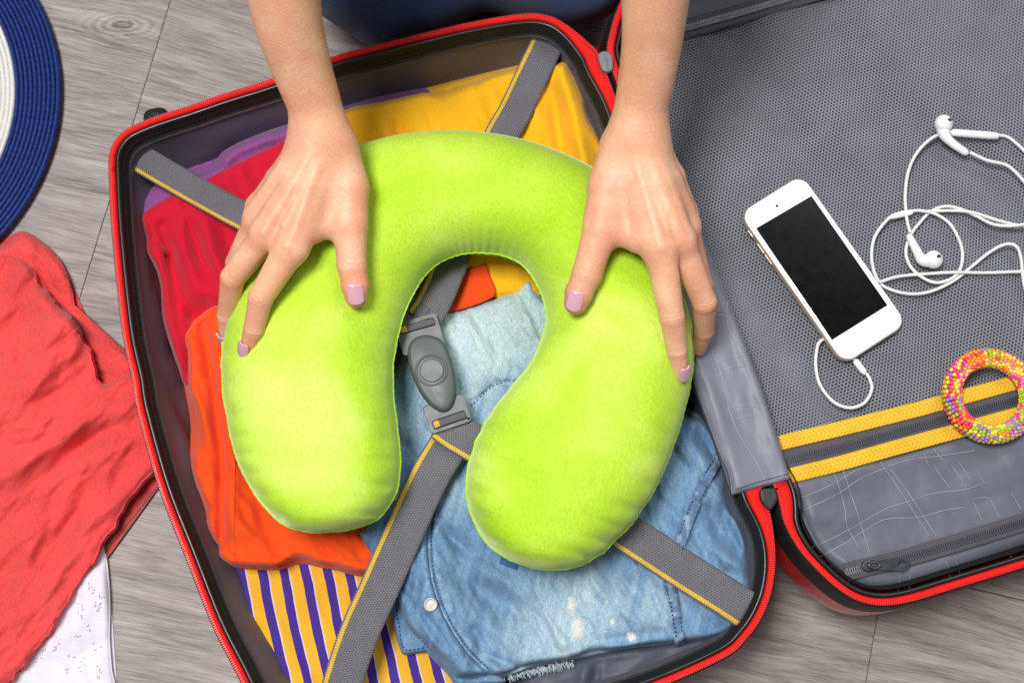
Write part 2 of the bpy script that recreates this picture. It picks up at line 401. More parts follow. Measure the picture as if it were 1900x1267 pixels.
MT['white_cloth'] = fabric('white_cloth', lin(222, 220, 232), 0.04, 25, 700, 0.05, 0.35, stretch=(0.15, 1.6, 1), rot=-35)
MT['jeans'] = fabric('jeans', lin(50, 68, 110), 0.12, 25, 900, 0.2, 0.3, stretch=(1, 0.4, 1))
MT['shirt'] = fabric('shirt', lin(70, 74, 86), 0.08, 20, 900, 0.1, 0.2)  # worn only by the added, unseen torso
MT['denim'] = fabric('denim', None, 0.06, 16, 1100, 0.24, 0.7, 0.85, 0.10, stretch=(1.0, 0.4, 1), rot=-14, attr=True)

def striped():
    m, nt, b = base_mat('striped_cloth')
    v = coords(nt, 'Object', (1, 1, 1), (0, 0, R(-14.5)))
    sp = N(nt, 'ShaderNodeSeparateXYZ', {0: v})
    wob = mth(nt, 'MULTIPLY', mth(nt, 'SUBTRACT', noise(nt, v, 14, 3), 0.5), 0.006)
    x = mth(nt, 'ADD', sp.outputs[0], wob)
    f = mth(nt, 'FRACT', mth(nt, 'DIVIDE', mth(nt, 'ADD', x, 5.0), 0.0152))
    c = ramp(nt, f, [(0.0, lin(230, 172, 36)), (0.5, lin(64, 34, 138)), (0.92, lin(214, 196, 214)), (0.985, lin(230, 172, 36))])
    c.node.color_ramp.interpolation = 'CONSTANT'
    g = noise(nt, v, 1100, 2)
    nt.links.new(mul_grey(nt, c, g, 0.92, 1.08), b.inputs['Base Color'])
    b.inputs['Roughness'].default_value = 0.85; nt.links.new(bump(nt, g, 0.2, 0.0005), b.inputs['Normal'])
    return m
MT['striped'] = striped()

def velvet():
    m, nt, b = base_mat('green_velvet')
    v = coords(nt)
    nap = noise(nt, v, 13, 4, 0.5, 0.5); fine = noise(nt, coords(nt, 'Object', (1, 0.5, 1), (0, 0, R(30))), 640, 4, 0.7)
    c = ramp(nt, nap, [(0.30, lin(164, 207, 40)), (0.50, lin(184, 219, 64)), (0.70, lin(206, 232, 106))])
    nt.links.new(mul_grey(nt, c, fine, 0.85, 1.12), b.inputs['Base Color'])
    b.inputs['Roughness'].default_value = 0.9; b.inputs['Specular IOR Level'].default_value = 0.1
    b.inputs['Sheen Weight'].default_value = 0.6; b.inputs['Sheen Roughness'].default_value = 0.40; b.inputs['Sheen Tint'].default_value = (0.93, 1.0, 0.6, 1)
    n1 = bump(nt, fine, 0.35, 0.0007); n2 = bump(nt, noise(nt, v, 60, 3), 0.25, 0.002, n1)
    nt.links.new(n2, b.inputs['Normal'])
    return m
MT['velvet'] = velvet()

def skin():
    m, nt, b = base_mat('skin')
    v = coords(nt)
    c = N(nt, 'ShaderNodeVertexColor', layer_name='Col').outputs[0]
    c = mul_grey(nt, c, noise(nt, v, 45, 4), 0.93, 1.07)
    sp = noise(nt, v, 420, 3, 0.6)
    c = mul_grey(nt, c, sp, 0.93, 1.06)
    nt.links.new(c, b.inputs['Base Color'])
    b.inputs['Roughness'].default_value = 0.48; b.inputs['Specular IOR Level'].default_value = 0.4
    b.inputs['Subsurface Weight'].default_value = 0.12; b.inputs['Subsurface Radius'].default_value = (1.0, 0.35, 0.2); b.inputs['Subsurface Scale'].default_value = 0.004
    vo = N(nt, 'ShaderNodeTexVoronoi', {'Vector': v, 'Scale': 700.0}).outputs['Distance']
    n1 = bump(nt, vo, 0.22, 0.0005); n2 = bump(nt, sp, 0.28, 0.0007, n1)
    nt.links.new(n2, b.inputs['Normal'])
    return m
MT['skin'] = skin()

def wood():
    m, nt, b = base_mat('grey_vinyl_wood')
    tc = N(nt, 'ShaderNodeTexCoord'); oi = N(nt, 'ShaderNodeObjectInfo')
    off = N(nt, 'ShaderNodeCombineXYZ', {0: mth(nt, 'MULTIPLY', oi.outputs['Random'], 7.0), 1: mth(nt, 'MULTIPLY', oi.outputs['Random'], 3.0)}).outputs[0]
    p = N(nt, 'ShaderNodeVectorMath', {0: tc.outputs['Object'], 1: off}, operation='ADD').outputs[0]
    warp = N(nt, 'ShaderNodeTexNoise', {'Vector': N(nt, 'ShaderNodeMapping', {'Vector': p, 'Scale': (1.2, 4, 1)}).outputs[0], 'Scale': 2.2, 'Detail': 2.0}).outputs['Color']
    pw = N(nt, 'ShaderNodeVectorMath', {0: p, 1: N(nt, 'ShaderNodeVectorMath', {0: warp, 1: (0.06, 0.05, 0)}, operation='MULTIPLY').outputs[0]}, operation='ADD').outputs[0]
    st = lambda s: N(nt, 'ShaderNodeMapping', {'Vector': pw, 'Scale': s}).outputs[0]
    a = noise(nt, st((3.0, 26, 1)), 3.0, 5, 0.65)
    f = noise(nt, st((7, 140, 1)), 3.2, 5, 0.7)
    g = noise(nt, st((15, 330, 1)), 3.0, 3, 0.6)
    big = noise(nt, p, 5, 2)
    mixv = mth(nt, 'ADD', mth(nt, 'MULTIPLY', a, 0.40), mth(nt, 'ADD', mth(nt, 'MULTIPLY', f, 0.36), mth(nt, 'MULTIPLY', g, 0.24)))
    kn = at(228, 46, 0); gp = N(nt, 'ShaderNodeNewGeometry').outputs['Position']
    kd = N(nt, 'ShaderNodeMapping', {'Vector': N(nt, 'ShaderNodeVectorMath', {0: gp, 1: tuple(kn)}, operation='SUBTRACT').outputs[0], 'Rotation': (0, 0, R(13)), 'Scale': (0.42, 1, 1)}).outputs[0]
    kr = mth(nt, 'ADD', N(nt, 'ShaderNodeVectorMath', {0: kd}, operation='LENGTH').outputs['Value'], mth(nt, 'MULTIPLY', mth(nt, 'SUBTRACT', noise(nt, p, 60, 3), 0.5), 0.006))
    env = mth(nt, 'POWER', 2.718, mth(nt, 'MULTIPLY', mth(nt, 'MULTIPLY', kr, kr), -5200.0)); core = mth(nt, 'POWER', 2.718, mth(nt, 'MULTIPLY', mth(nt, 'MULTIPLY', kr, kr), -60000.0))
    mixv = mth(nt, 'ADD', mixv, mth(nt, 'SUBTRACT', mth(nt, 'MULTIPLY', mth(nt, 'MULTIPLY', mth(nt, 'SINE', mth(nt, 'MULTIPLY', kr, 1700.0)), env), 0.06), mth(nt, 'MULTIPLY', core, 0.16)))
    c = ramp(nt, mixv, [(0.35, lin(96, 88, 84)), (0.45, lin(134, 126, 121)), (0.53, lin(160, 152, 147)), (0.65, lin(188, 181, 176))])
    c = mul_grey(nt, c, big, 0.9, 1.08)
    nt.links.new(c, b.inputs['Base Color'])
    b.inputs['Roughness'].default_value = 0.5; b.inputs['Specular IOR Level'].default_value = 0.35
    nt.links.new(bump(nt, f, 0.25, 0.0008), b.inputs['Normal'])
    return m
MT['wood'] = wood()

# ------------------------------------------------------------------ floor of wide grey planks (joints lean 13 degrees)
PA = R(-13.2)
floor = mesh('floor', [(-3, -3, -0.004), (3, -3, -0.004), (3, 3, -0.004), (-3, 3, -0.004)], [(0, 1, 2, 3)], MT['black_rough'], None, False)
tag(floor, 'grey brown wood floor of wide planks', 'floor', kind='structure')
J1 = at(280, 120, 0); J2 = at(1618, 1200, 0); LS = at(200, 714, 0)
cu, su = math.cos(PA), math.sin(PA)
loc2 = lambda p: (p[0] * cu + p[1] * su, -p[0] * su + p[1] * cu)
j1, j2, ls = loc2(J1), loc2(J2), loc2(LS)
RW = 0.46; GAP = 0.00022; PLEN = 1.25
def plank(u0, u1, v0, v1):
    g = GAP; bv = 0.0003
    u0 += g; u1 -= g; v0 += g; v1 -= g
    c = np.array([(u0 + u1) / 2, (v0 + v1) / 2])
    v = [(u0, v0, -bv), (u1, v0, -bv), (u1, v1, -bv), (u0, v1, -bv), (u0 + bv, v0 + bv, 0), (u1 - bv, v0 + bv, 0), (u1 - bv, v1 - bv, 0), (u0 + bv, v1 - bv, 0)]
    v += [(x, y, -0.0035) for x, y, _ in v[:4]]
    f = [(4, 5, 6, 7)] + [(i, (i + 1) % 4, 4 + (i + 1) % 4, 4 + i) for i in range(4)] + [(8 + i, 8 + (i + 1) % 4, (i + 1) % 4, i) for i in range(4)]
    v = np.array(v) - np.array([c[0], c[1], 0])
    o = mesh('plank', v, f, MT['wood'], floor, False)
    o.location = (c[0] * cu - c[1] * su, c[0] * su + c[1] * cu, 0); o.rotation_euler = (0, 0, PA)
for row in range(-3, 3):
    v0 = ls[1] + row * RW
    s0 = j1[0] if row == 0 else (j2[0] if row == -1 else j1[0] + 0.4 * row)
    for k in range(-2, 3):
        if abs(v0) < 1.5: plank(s0 + k * PLEN, s0 + (k + 1) * PLEN, v0, v0 + RW)
# ------------------------------------------------------------------ suitcase
ZR = 0.12
suitcase = empty('suitcase', at(820, 700, 0))
tag(suitcase, 'open grey lined suitcase with red zipper edge, packed with folded clothes', 'suitcase')
_inv = Matrix.Translation(suitcase.location).inverted()
def adopt(o, parent):
    """parent while the mesh keeps its world place"""
    o.parent = parent
    top = parent
    while top.parent: top = top.parent
    if parent is top: o.matrix_parent_inverse = Matrix.Translation(top.location).inverted()
    return o
def sub(o, parent): o.parent = parent; return o   # sub-part of a part that already carries the offset

def slab(name, pts, z0, z1, bev, mat, parent=None, holes=None, px=True, smooth=False):
    """bevelled plate from an outline in plan"""
    P = np.asarray(pts, float)
    P = atv(P, z1)[:, :2] if px else P
    a = 0.5 * np.sum(P[:, 0] * np.roll(P[:, 1], -1) - np.roll(P[:, 0], -1) * P[:, 1])
    if a < 0: P = P[::-1]
    T = np.roll(P, -1, 0) - np.roll(P, 1, 0); T /= np.linalg.norm(T, axis=1)[:, None] + 1e-12
    I = np.stack([-T[:, 1], T[:, 0]], 1); n = len(P)
    rings = [(0, z0), (0, z1 - bev), (bev * 0.3, z1 - bev * 0.3), (bev, z1)]
    v = np.vstack([np.hstack([P + I * b, np.full((n, 1), z)]) for b, z in rings])
    f = [(r * n + i, r * n + (i + 1) % n, (r + 1) * n + (i + 1) % n, (r + 1) * n + i) for r in range(3) for i in range(n)]
    f.append(tuple(3 * n + i for i in range(n))); f.append(tuple(range(n))[::-1])
    return mesh(name, v, f, mat, parent, smooth)

MAIN = [(203,310),(205,282),(214,262),(232,243),(262,228),(300,214),(350,198),(420,174),(500,149),(620,106),(700,85),(800,60),(880,42),(950,30),(991,27),(1023,33),(1045,44),(1067,60),(1089,79),(1108,98),(1122,130),(1139,175),(1175,270),(1230,415),(1290,572),(1345,720),(1390,840),(1412,905),(1427,950),(1435,996),(1437,1049),(1429,1102),(1410,1148),(1385,1183),(1350,1215),(1250,1262),(1150,1298),(1000,1345),(850,1390),(740,1420),(660,1432),(590,1425),(540,1398),(505,1358),(470,1308),(441,1249),(396,1160),(347,1036),(297,907),(257,764),(247,704),(228,612),(209,430)]
LID = [(1438,908),(1456,972),(1484,1021),(1519,1060),(1555,1092),(1590,1113),(1632,1122),(1685,1116),(1773,1090),(1862,1063),(1950,1036),(2100,990),(2230,945),(2290,905),(2310,850),(2300,780),(2240,600),(2150,330),(2060,60),(1990,-130),(1960,-190),(1900,-225),(1830,-225),(1700,-190),(1500,-130),(1300,-72),(1210,-42),(1165,-15),(1143,25),(1130,70),(1127,100),(1142,150),(1200,310),(1300,560),(1380,770)]
def rim_loop(px, n=420):
    P = catmull(px, n, True); return P, atv(P, ZR)[:, :2]
def wid(P, near, base):
    w = np.full(len(P), base)
    for (x, y, rad, add) in near:
        d = np.hypot(P[:, 0] - x, P[:, 1] - y); w += add * np.exp(-(d / rad) ** 2)
    return w
def inward(L):
    T = np.roll(L, -1, 0) - np.roll(L, 1, 0); T /= np.linalg.norm(T, axis=1)[:, None]
    Nn = np.stack([-T[:, 1], T[:, 0]], 1)
    if ((L.mean(0) - L) * Nn).sum() < 0: Nn = -Nn
    return T, Nn
def half(P, L, w, pre, tooth_out, wall_noise, flare):
    T, Nn = inward(L); n = len(L)
    adopt(loop_sweep(pre + 'shell', L, [(-0.0030 - flare * 0.6, ZR - 0.023), (-0.0048 - flare, ZR - 0.042), (-0.006 - flare, 0.065), (-0.002 - flare, 0.035), (0.010, 0.014), (0.035, 0.006), (0.06, 0.005)], MT['shell_red']), suitcase)
    adopt(mesh(pre + 'shell_floor', np.hstack([L + Nn * 0.058, np.full((n, 1), 0.0052)]), [tuple(range(n))], MT['shell_red']), suitcase)
    adopt(loop_sweep(pre + 'rim_trim', L, [(0.0005, ZR - 0.0006), (-0.0014, ZR - 0.002), (-0.0022, ZR - 0.006), (-0.0036 - flare * 0.7, ZR - 0.024)], MT['black_rough']), suitcase)
    tape = adopt(loop_sweep(pre + 'zipper_tape', L, [(0.0001, ZR - 0.0012), (0.0006, ZR + 0.0004), (w * 0.5, ZR + 0.0014), (w, ZR + 0.0006), (w + 0.0005, ZR - 0.003)], MT['zip_red']), suitcase)
    # teeth along the outer edge
    m = MB(); s = np.r_[0, np.cumsum(np.linalg.norm(np.diff(np.vstack([L, L[:1]]), axis=0), axis=1))]
    u = np.arange(0, s[-1], 0.0016); Lc = np.vstack([L, L[:1]]); Nc = np.vstack([Nn, Nn[:1]]); Tc = np.vstack([T, T[:1]]); Pc = np.vstack([P, P[:1]])
    ip = lambda A: np.stack([np.interp(u, s, A[:, k]) for k in range(2)], 1)
    Q, NQ, TQ, PQ = ip(Lc), ip(Nc), ip(Tc), ip(Pc)
    for q, nq, tq, pq in zip(Q, NQ, TQ, PQ):
        if not (-60 < pq[0] < 1980 and -80 < pq[1] < 1330): continue
        nq3 = np.array([nq[0], nq[1], 0]) ; tq3 = np.array([tq[0], tq[1], 0])
        m.box(np.array([q[0], q[1], ZR + 0.0007]) + nq3 * tooth_out, tq3 * 0.00048, nq3 * 0.0010, np.array([0, 0, 0.0008]))
    tg = sub(m.build('zipper_teeth', MT['zip_red_teeth'], None, False), tape); tag(tg, kind='stuff')
    # stitched line on the tape (paler welt)
    # glossy piping and black band inside
    a = np.linspace(0, 2 * np.pi, 9)
    rp = 0.0018
    adopt(loop_sweep(pre + 'piping', L, [(w + 0.0023 + rp * math.cos(t), ZR - 0.0015 + rp * math.sin(t)) for t in a], MT['black_trim']), suitcase)
    return T, Nn

PM, LM = rim_loop(MAIN); PL, LL = rim_loop(LID)
wM = wid(PM, [(1112, 110, 60, 0.006), (1180, 300, 150, 0.004), (1300, 600, 200, 0.004), (1410, 915, 70, 0.007)], 0.0036)
wL = wid(PL, [(1440, 915, 60, 0.005), (1200, 310, 200, 0.003), (1330, 620, 250, 0.003)], 0.0042)
TM, NM = half(PM, LM, wM, '', 0.0008, True, 0.0)
TL, NL = half(PL, LL, wL, 'lid_', 0.0008, False, 0.002)
# main compartment: black band, then lining wall with soft creases
sm = np.r_[0, np.cumsum(np.linalg.norm(np.diff(LM, axis=0), axis=1))]
band = adopt(loop_sweep('inner_band', LM, [(wM + 0.0034, ZR - 0.0025), (wM + 0.0052, ZR - 0.007), (wM + 0.0060, ZR - 0.014), (wM + 0.0080, ZR - 0.0145)], MT['black_rough']), suitcase)
m = MB()
for i in range(0, len(LM), 1):
    q = LM[i] + NM[i] * (wM[i] + 0.0051)
    if PM[i][1] < 1300: m.box((q[0], q[1], ZR - 0.0075), np.r_[TM[i], 0] * 0.0014, np.r_[NM[i] * 0.0002, 0.0002], np.r_[NM[i] * 0.0004, 0.0002])
tag(sub(m.build('stitch', MT['dark_plastic'], None, False), band), kind='stuff')
cre = lambda k, a: a * fbm(sm * 30 + k * 0.5, np.full_like(sm, k * 0.9), 4)
prof = [(wM + 0.0064, ZR - 0.0135)]
for k, z in enumerate(np.linspace(ZR - 0.020, 0.030, 9)):
    prof.append((wM + 0.0076 + 0.0022 * k + cre(k, 0.0022) * min(k, 3) / 3, z))
prof += [(wM + 0.036, 0.023), (wM + 0.055, 0.021)]
adopt(loop_sweep('lining', LM, prof, MT['lining']), suitcase)
adopt(mesh('lining_floor', np.hstack([LM + NM * 0.052, np.full((len(LM), 1), 0.0212)]), [tuple(range(len(LM)))], MT['lining']), suitcase)
# lid: black inner band and the under lining
adopt(loop_sweep('lid_inner_band', LL, [(wL + 0.0062, ZR - 0.0030), (wL + 0.0085, ZR - 0.008), (wL + 0.0095, ZR - 0.022), (wL + 0.012, 0.094)], MT['black_rough']), suitcase)
_ul = LL + NL * (wL + 0.0105)[:, None]
adopt(mesh('lid_under_lining', np.hstack([_ul, np.full((len(LL), 1), 0.0955)]), [tuple(range(len(LL)))], MT['under_net']), suitcase)

# lower pocket of the lid
def drape(P):
    P = np.asarray(P, float); u = (P[:, 0] * 0.96 - P[:, 1] * 0.28); v = (P[:, 0] * 0.28 + P[:, 1] * 0.96)
    return 0.0030 * fbm(u / 170 + v / 900, v / 520 + 3, 3)
pocket = Cloth('pocket_panel', [(1462,884),(1600,850),(1800,797),(2000,745),(2230,690),(2262,800),(2245,870),(2180,918),(2050,965),(1900,1016),(1750,1067),(1660,1092),(1600,1090),(1555,1062),(1520,1025),(1492,975),(1476,930)],
    0.0965, 0.1085, 26, 5, MT['lining_pocket'], None, noise=[(170, 70, -16, 0.0020), (60, 30, 60, 0.0005)],
    folds=[([(1500,960),(1580,1020)], 10, -0.0012), ([(1560,1075),(1600,1085),(1680,1070),(1780,1040)], 14, 0.002), ([(1700,900),(1760,960)], 12, 0.001)])
adopt(pocket.obj, suitcase)
cv = lambda pts, ox, oy, s: [(ox + x / s, oy + y / s) for x, y in pts]
PRN = [[(345,305),(450,268),(560,215),(680,145),(790,98)],[(365,372),(480,320),(590,265),(700,190),(830,135)],[(555,160),(590,250),(615,350),(630,450),(690,555)],[(600,130),(640,250),(690,400),(720,500),(745,570)],
 [(440,555),(560,500),(690,430),(830,350),(930,318),(1090,268),(1240,250),(1360,212)],[(465,612),(600,540),(710,470),(830,405),(1000,395),(1130,360),(1240,342)],[(800,100),(880,220),(960,340),(1055,488)],[(850,140),(930,240),(1010,360),(1095,492)],
 [(1085,125),(1120,180),(1165,235)],[(1175,122),(1235,210)],[(1215,105),(1275,200)],[(1030,60),(1055,125)],[(1080,35),(1130,95)],[(1290,300),(1365,292),(1400,340),(1425,395)],[(1290,310),(1335,410)],[(1490,265),(1540,350)],[(1480,535),(1490,610)],
 [(905,700),(893,795)],[(957,695),(955,780)],[(1150,625),(1170,710)],[(1200,625),(1222,695)],[(830,130),(960,92),(1100,75),(1300,45)],[(1325,180),(1345,215)]]
m = MB()
def print_lines(cl, lines, wd=0.00055, lift=0.0006):
    mb = MB()
    for ln in lines:
        P = cl.on(catmull(ln, 40), lift); T, B, Nn = frames(P); n = len(P)
        ww = wd * (0.55 + 0.45 * np.abs(np.sin(np.linspace(0.4, 9, n) + ln[0][0])))
        v = np.empty((n, 2, 3)); v[:, 0] = P - B * (ww / 2)[:, None]; v[:, 1] = P + B * (ww / 2)[:, None]
        mb.add(v.reshape(-1, 3), [(2 * i, 2 * i + 1, 2 * i + 3, 2 * i + 2) for i in range(n - 1)])
    return mb
sub(print_lines(pocket, [cv(l, 1350, 820, 2.834) for l in PRN]).build('printed_lines', MT['print']), pocket.obj)

# netting stretched over the lid
NETP = np.array([(1150,120),(1200,92),(1280,66),(1500,5),(1700,-55),(1960,-135),(2110,330),(2215,665),(2215,684),(2000,742),(1900,690),(1740,740),(1560,782),(1445,812),(1400,700),(1330,520),(1280,400),(1220,270)], float)
NETP = np.array([(1150,120),(1200,92),(1280,66),(1500,5),(1700,-55),(1960,-135),(2110,330),(2205,640),(2000,688),(1900,700),(1740,742),(1560,785),(1447,818),(1400,700),(1330,520),(1280,400),(1220,270)], float)
def net_h(X):   # world xy -> height
    u = X[:, 0] * 0.96 + X[:, 1] * 0.28; v = -X[:, 0] * 0.28 + X[:, 1] * 0.96
    return 0.1030 + 0.0055 * fbm(u * 13 + v * 4.5, v * 3 + 7, 2) + 0.0020 * np.sin(u * 62 + v * 22 + 2 * vnoise(u * 9, v * 9))
NW = atv(NETP, 0.104)[:, :2]
pt = 0.0026; rh = pt * 0.866; an = R(20)
c0 = NW.mean(0); ax = np.array([math.cos(an), math.sin(an)]); ay = np.array([-math.sin(an), math.cos(an)])
I, J = np.meshgrid(np.arange(-128, 129), np.arange(-148, 149), indexing='ij')
C = c0 + ((I + 0.5 * (J % 2)) * pt).reshape(-1, 1) * ax + (J * rh).reshape(-1, 1) * ay
C = C[poly_sd(C, NW)[0] > 0]
ha = np.linspace(0, 2 * np.pi, 7)[:6] + np.pi / 6 + an
ro, ri = pt / math.sqrt(3) * 1.0, pt / math.sqrt(3) * 0.57
HO = np.stack([np.cos(ha), np.sin(ha)], 1)
vo = C[:, None] + HO * ro; vi = C[:, None] + HO * ri * np.array([1.0, 1.0]); n = len(C)
V = np.concatenate([vo, vi], 1).reshape(-1, 2); Z = net_h(V).reshape(n, 12); Z[:, 6:] -= 0.0005
V = np.hstack([V, Z.reshape(-1, 1)])
idx = np.arange(n)[:, None] * 12
F = np.concatenate([idx + np.array([k, (k + 1) % 6, 6 + (k + 1) % 6, 6 + k]) for k in range(6)], 0)
tag(adopt(mesh('net_panel', V, F, MT['net'], None, False), suitcase), kind='stuff')

def path_on(pts, z, n, fn=None):
    P = catmull([(a, b) for a, b in pts], n); X = atv(P, z); X[:, 2] = z if fn is None else fn(X)
    return X
# yellow webbing tapes and the coil zipper between them
def coil_zip(name, pts, z, width, n=160, half_w=0.0021, pitch=0.0016, cl=None):
    X = path_on(pts, z, n) if cl is None else cl.on(catmull(pts, n), 0.0014)
    if cl is not None: X[:, 2] = np.convolve(np.pad(X[:, 2], 5, 'edge'), np.ones(11) / 11, 'valid') + 0.0006
    tape = adopt(ribbon(name, X, width, 0.0008, MT['zip_tape'], None, 8), suitcase)
    s = np.r_[0, np.cumsum(np.linalg.norm(np.diff(X, axis=0), axis=1))]; u = np.arange(0, s[-1], pitch)
    Q = np.stack([np.interp(u, s, X[:, k]) for k in range(3)], 1); T, B, Nn = frames(Q); mb = MB()
    for q, t, b in zip(Q, T, B):
        for sg in (-1, 1):
            mb.box(q + b * sg * half_w * 0.62 + np.array([0, 0, 0.0010]), t * pitch * 0.30, b * half_w * 0.58 + t * 0.0003 * sg, np.array([0, 0, 0.0008]))
    tag(sub(mb.build('coil', MT['zip_coil'], None, False), tape), kind='stuff')
    return tape
WT1 = [(1446,822),(1500,809),(1560,795),(1700,760),(1740,749),(1900,705),(2000,676),(2190,622)]
WT2 = [(1464,883),(1500,874),(1560,859),(1700,820),(1900,766),(2000,738),(2210,680)]
coil_zip('pocket_zipper', [(1452,856),(1490,846),(1560,830),(1640,809),(1700,792),(1800,765),(1900,738),(2200,653)], 0.1075, 0.0165)
for pts, zz in ((WT1, 0.1090), (WT2, 0.1098)):
    adopt(ribbon('yellow_webbing', path_on(pts, zz, 120), 0.0106, 0.0011, MT['webbing'], None, 8, crown=0.0003), suitcase)
coil_zip('lower_pocket_zipper', [(1566,1062),(1600,1053),(1660,1040),(1740,1017),(1820,993),(1900,968),(2000,935),(2150,885)], 0.1096, 0.0125, 120, cl=pocket)
zt = coil_zip('upper_pocket_zipper', [(1160,88),(1280,52),(1380,24),(1482,-6),(1700,-68),(1950,-140)], 0.1065, 0.0150, 120)
# metal slider and tab on the lower zipper
SZ = float(pocket.h(np.array([[1614., 1050.]]))[0]) + 0.0025
sl = adopt(slab('zipper_slider', [(1599,1049),(1603,1041),(1614,1037),(1626,1040),(1631,1048),(1626,1057),(1613,1061),(1602,1057)], SZ - 0.003, SZ + 0.0032, 0.0012, MT['gunmetal']), suitcase)
tb = catmull([(1622,1042),(1634,1038),(1660,1036),(1679,1035),(1688,1042),(1687,1053),(1676,1059),(1655,1058),(1634,1057),(1624,1053)], 40, True)
hole = catmull([(1671,1040),(1680,1041),(1683,1047),(1679,1054),(1671,1054),(1668,1047)], 40, True)
def plate_with_hole(name, o, h, z0, z1, mat):
    a, b = atv(o, z1)[:, :2], atv(h, z1)[:, :2]; n = len(a)
    k = np.argmin(((b - a[0]) ** 2).sum(1)); b = np.roll(b, -k, 0)
    v = np.vstack([np.hstack([q, np.full((n, 1), z)]) for q, z in ((a, z0), (a, z1), (b, z1), (b, z0))])
    f = [(r * n + i, r * n + (i + 1) % n, ((r + 1) % 4) * n + (i + 1) % n, ((r + 1) % 4) * n + i) for r in range(4) for i in range(n)]
    return mesh(name, v, f, mat, None, False)
def hole_match(o, c, rad):   # hole sampled at the same angles as the outline, so the strip between never folds
    d = o - np.array(c); th = np.arctan2(d[:, 1], d[:, 0]); return np.array(c) + rad * np.stack([np.cos(th), np.sin(th)], 1)
sub(plate_with_hole('pull_tab', tb, hole_match(tb, (1674, 1047), 8.0), SZ + 0.0030, SZ + 0.0044, MT['gunmetal']), sl)
sub(tube('pull_ring', atv(catmull([(1612,1049),(1618,1043),(1628,1043),(1633,1048),(1628,1053),(1618,1053)], 24, True), SZ + 0.0046), 0.0009, MT['gunmetal'], None, 6, True), sl)

# cloth flap over the hinge
flap = Cloth('hinge_flap', [(1150,205),(1235,270),(1246,300),(1290,400),(1331,510),(1400,680),(1440,800),(1464,880),(1466,888),(1458,892),(1410,904),(1362,918),(1356,914),(1352,880),(1330,830),(1300,745),(1262,640),(1215,500),(1170,380),(1135,290),(1126,240)],
    0.1195, 0.1262, 10, 4, MT['flap'], None, noise=[(160, 60, 70, 0.0018), (60, 24, 60, 0.0004)], folds=[([(1290,640),(1330,760),(1372,900)], 14, 0.0025, 1), ([(1350,600),(1410,800),(1440,880)], 16, -0.0014, 1)])
adopt(flap.obj, suitcase)
FLP = [[(150,30),(195,33)],[(150,45),(200,48)],[(195,0),(200,90),(235,140),(250,150)],[(125,130),(165,210),(195,320),(205,370),(240,450),(290,530),(320,590)],[(145,213),(190,190),(250,178)],[(165,248),(200,222),(250,212)],[(200,352),(250,345),(305,347)],[(220,392),(260,382),(308,375)]]
sub(print_lines(flap, [cv(l, 1240, 560, 1.792) for l in FLP], 0.0007).build('printed_lines', MT['print']), flap.obj)
m = MB()
st = resample([(1364,908),(1410,893),(1462,879)], 26); S = flap.on(st, 0.0003)
for a, b in zip(S[:-1], S[1:]): m.tube([a + (b - a) * 0.12, a + (b - a) * 0.8], 0.0003, 5)
tag(sub(m.build('stitch', MT['dark_plastic']), flap.obj), kind='stuff')

# sliders where the two zippers meet
def slider(name, px, z, mat):
    b = adopt(slab(name, catmull(px, 36, True), z - 0.001, z + 0.0042, 0.0016, mat, smooth=False), suitcase)
    c = np.mean(px, 0)
    sub(slab('ridge', [(c[0] - 1.6, px[0][1] + 4), (c[0] + 1.2, px[0][1] + 4), (c[0] + 4, c[1] + 14), (c[0] + 1.5, c[1] + 14)], z + 0.004, z + 0.0052, 0.0004, mat), b)
slider('zipper_slider', [(1110,100),(1122,94),(1135,101),(1138,114),(1136,130),(1121,132),(1113,118)], ZR + 0.0015, MT['pull_grey'])
slider('zipper_slider', [(1412,908),(1427,905),(1440,907),(1444,924),(1434,943),(1426,944),(1413,928)], ZR + 0.0030, MT['dark_plastic'])
# rubber foot on the outside of the main shell
ft = adopt(slab('rubber_foot', catmull([(262,212),(268,201),(286,195),(302,197),(310,210),(312,236),(290,246),(266,240)], 40, True), 0.035, 0.098, 0.006, MT['black_rough'], smooth=False), suitcase)

# ------------------------------------------------------------------ clothes packed in the case
yellow = Cloth('yellow_shirt', [(560,232),(640,205),(700,190),(760,177),(860,152),(950,130),(1010,116),(1040,108),(1058,112),(1070,135),(1085,178),(1110,250),(1126,312),(1120,420),(1100,520),(1000,560),(850,560),(700,500),(600,400)],
    0.060, 0.1000, 20, 5, MT['yellow_cloth'], None, grow=7, layers=2, noise=[(220, 70, 60, 0.0032), (70, 24, 70, 0.0012)],
    folds=[([(1040,125),(1060,200),(1085,300)], 13, 0.008, 1), ([(1022,150),(1035,240),(1050,330)], 12, -0.010), ([(1062,130),(1090,210),(1118,310)], 9, -0.004, 1), ([(715,215),(725,280)], 12, 0.005), ([(735,205),(750,270)], 11, -0.005), ([(850,170),(900,240)], 26, 0.003), ([(985,160),(1005,300)], 16, 0.004)])
tag(yellow.obj, 'mustard yellow folded shirt under the strap at the top of the suitcase', 'shirt')
purple = Cloth('purple_shirt', [(268,372),(300,345),(372,324),(408,308),(416,290),(440,274),(480,256),(535,236),(640,205),(690,190),(752,176),(800,185),(700,330),(500,420),(350,450),(300,450),(264,428)],
    0.055, 0.0870, 16, 6, MT['purple_cloth'], None, grow=9, noise=[(120, 50, 30, 0.003)], folds=[([(412,300),(450,275),(535,245)], 12, 0.007, 1)])
tag(purple.obj, 'purple garment peeking out above and beside the red shirt', 'shirt')
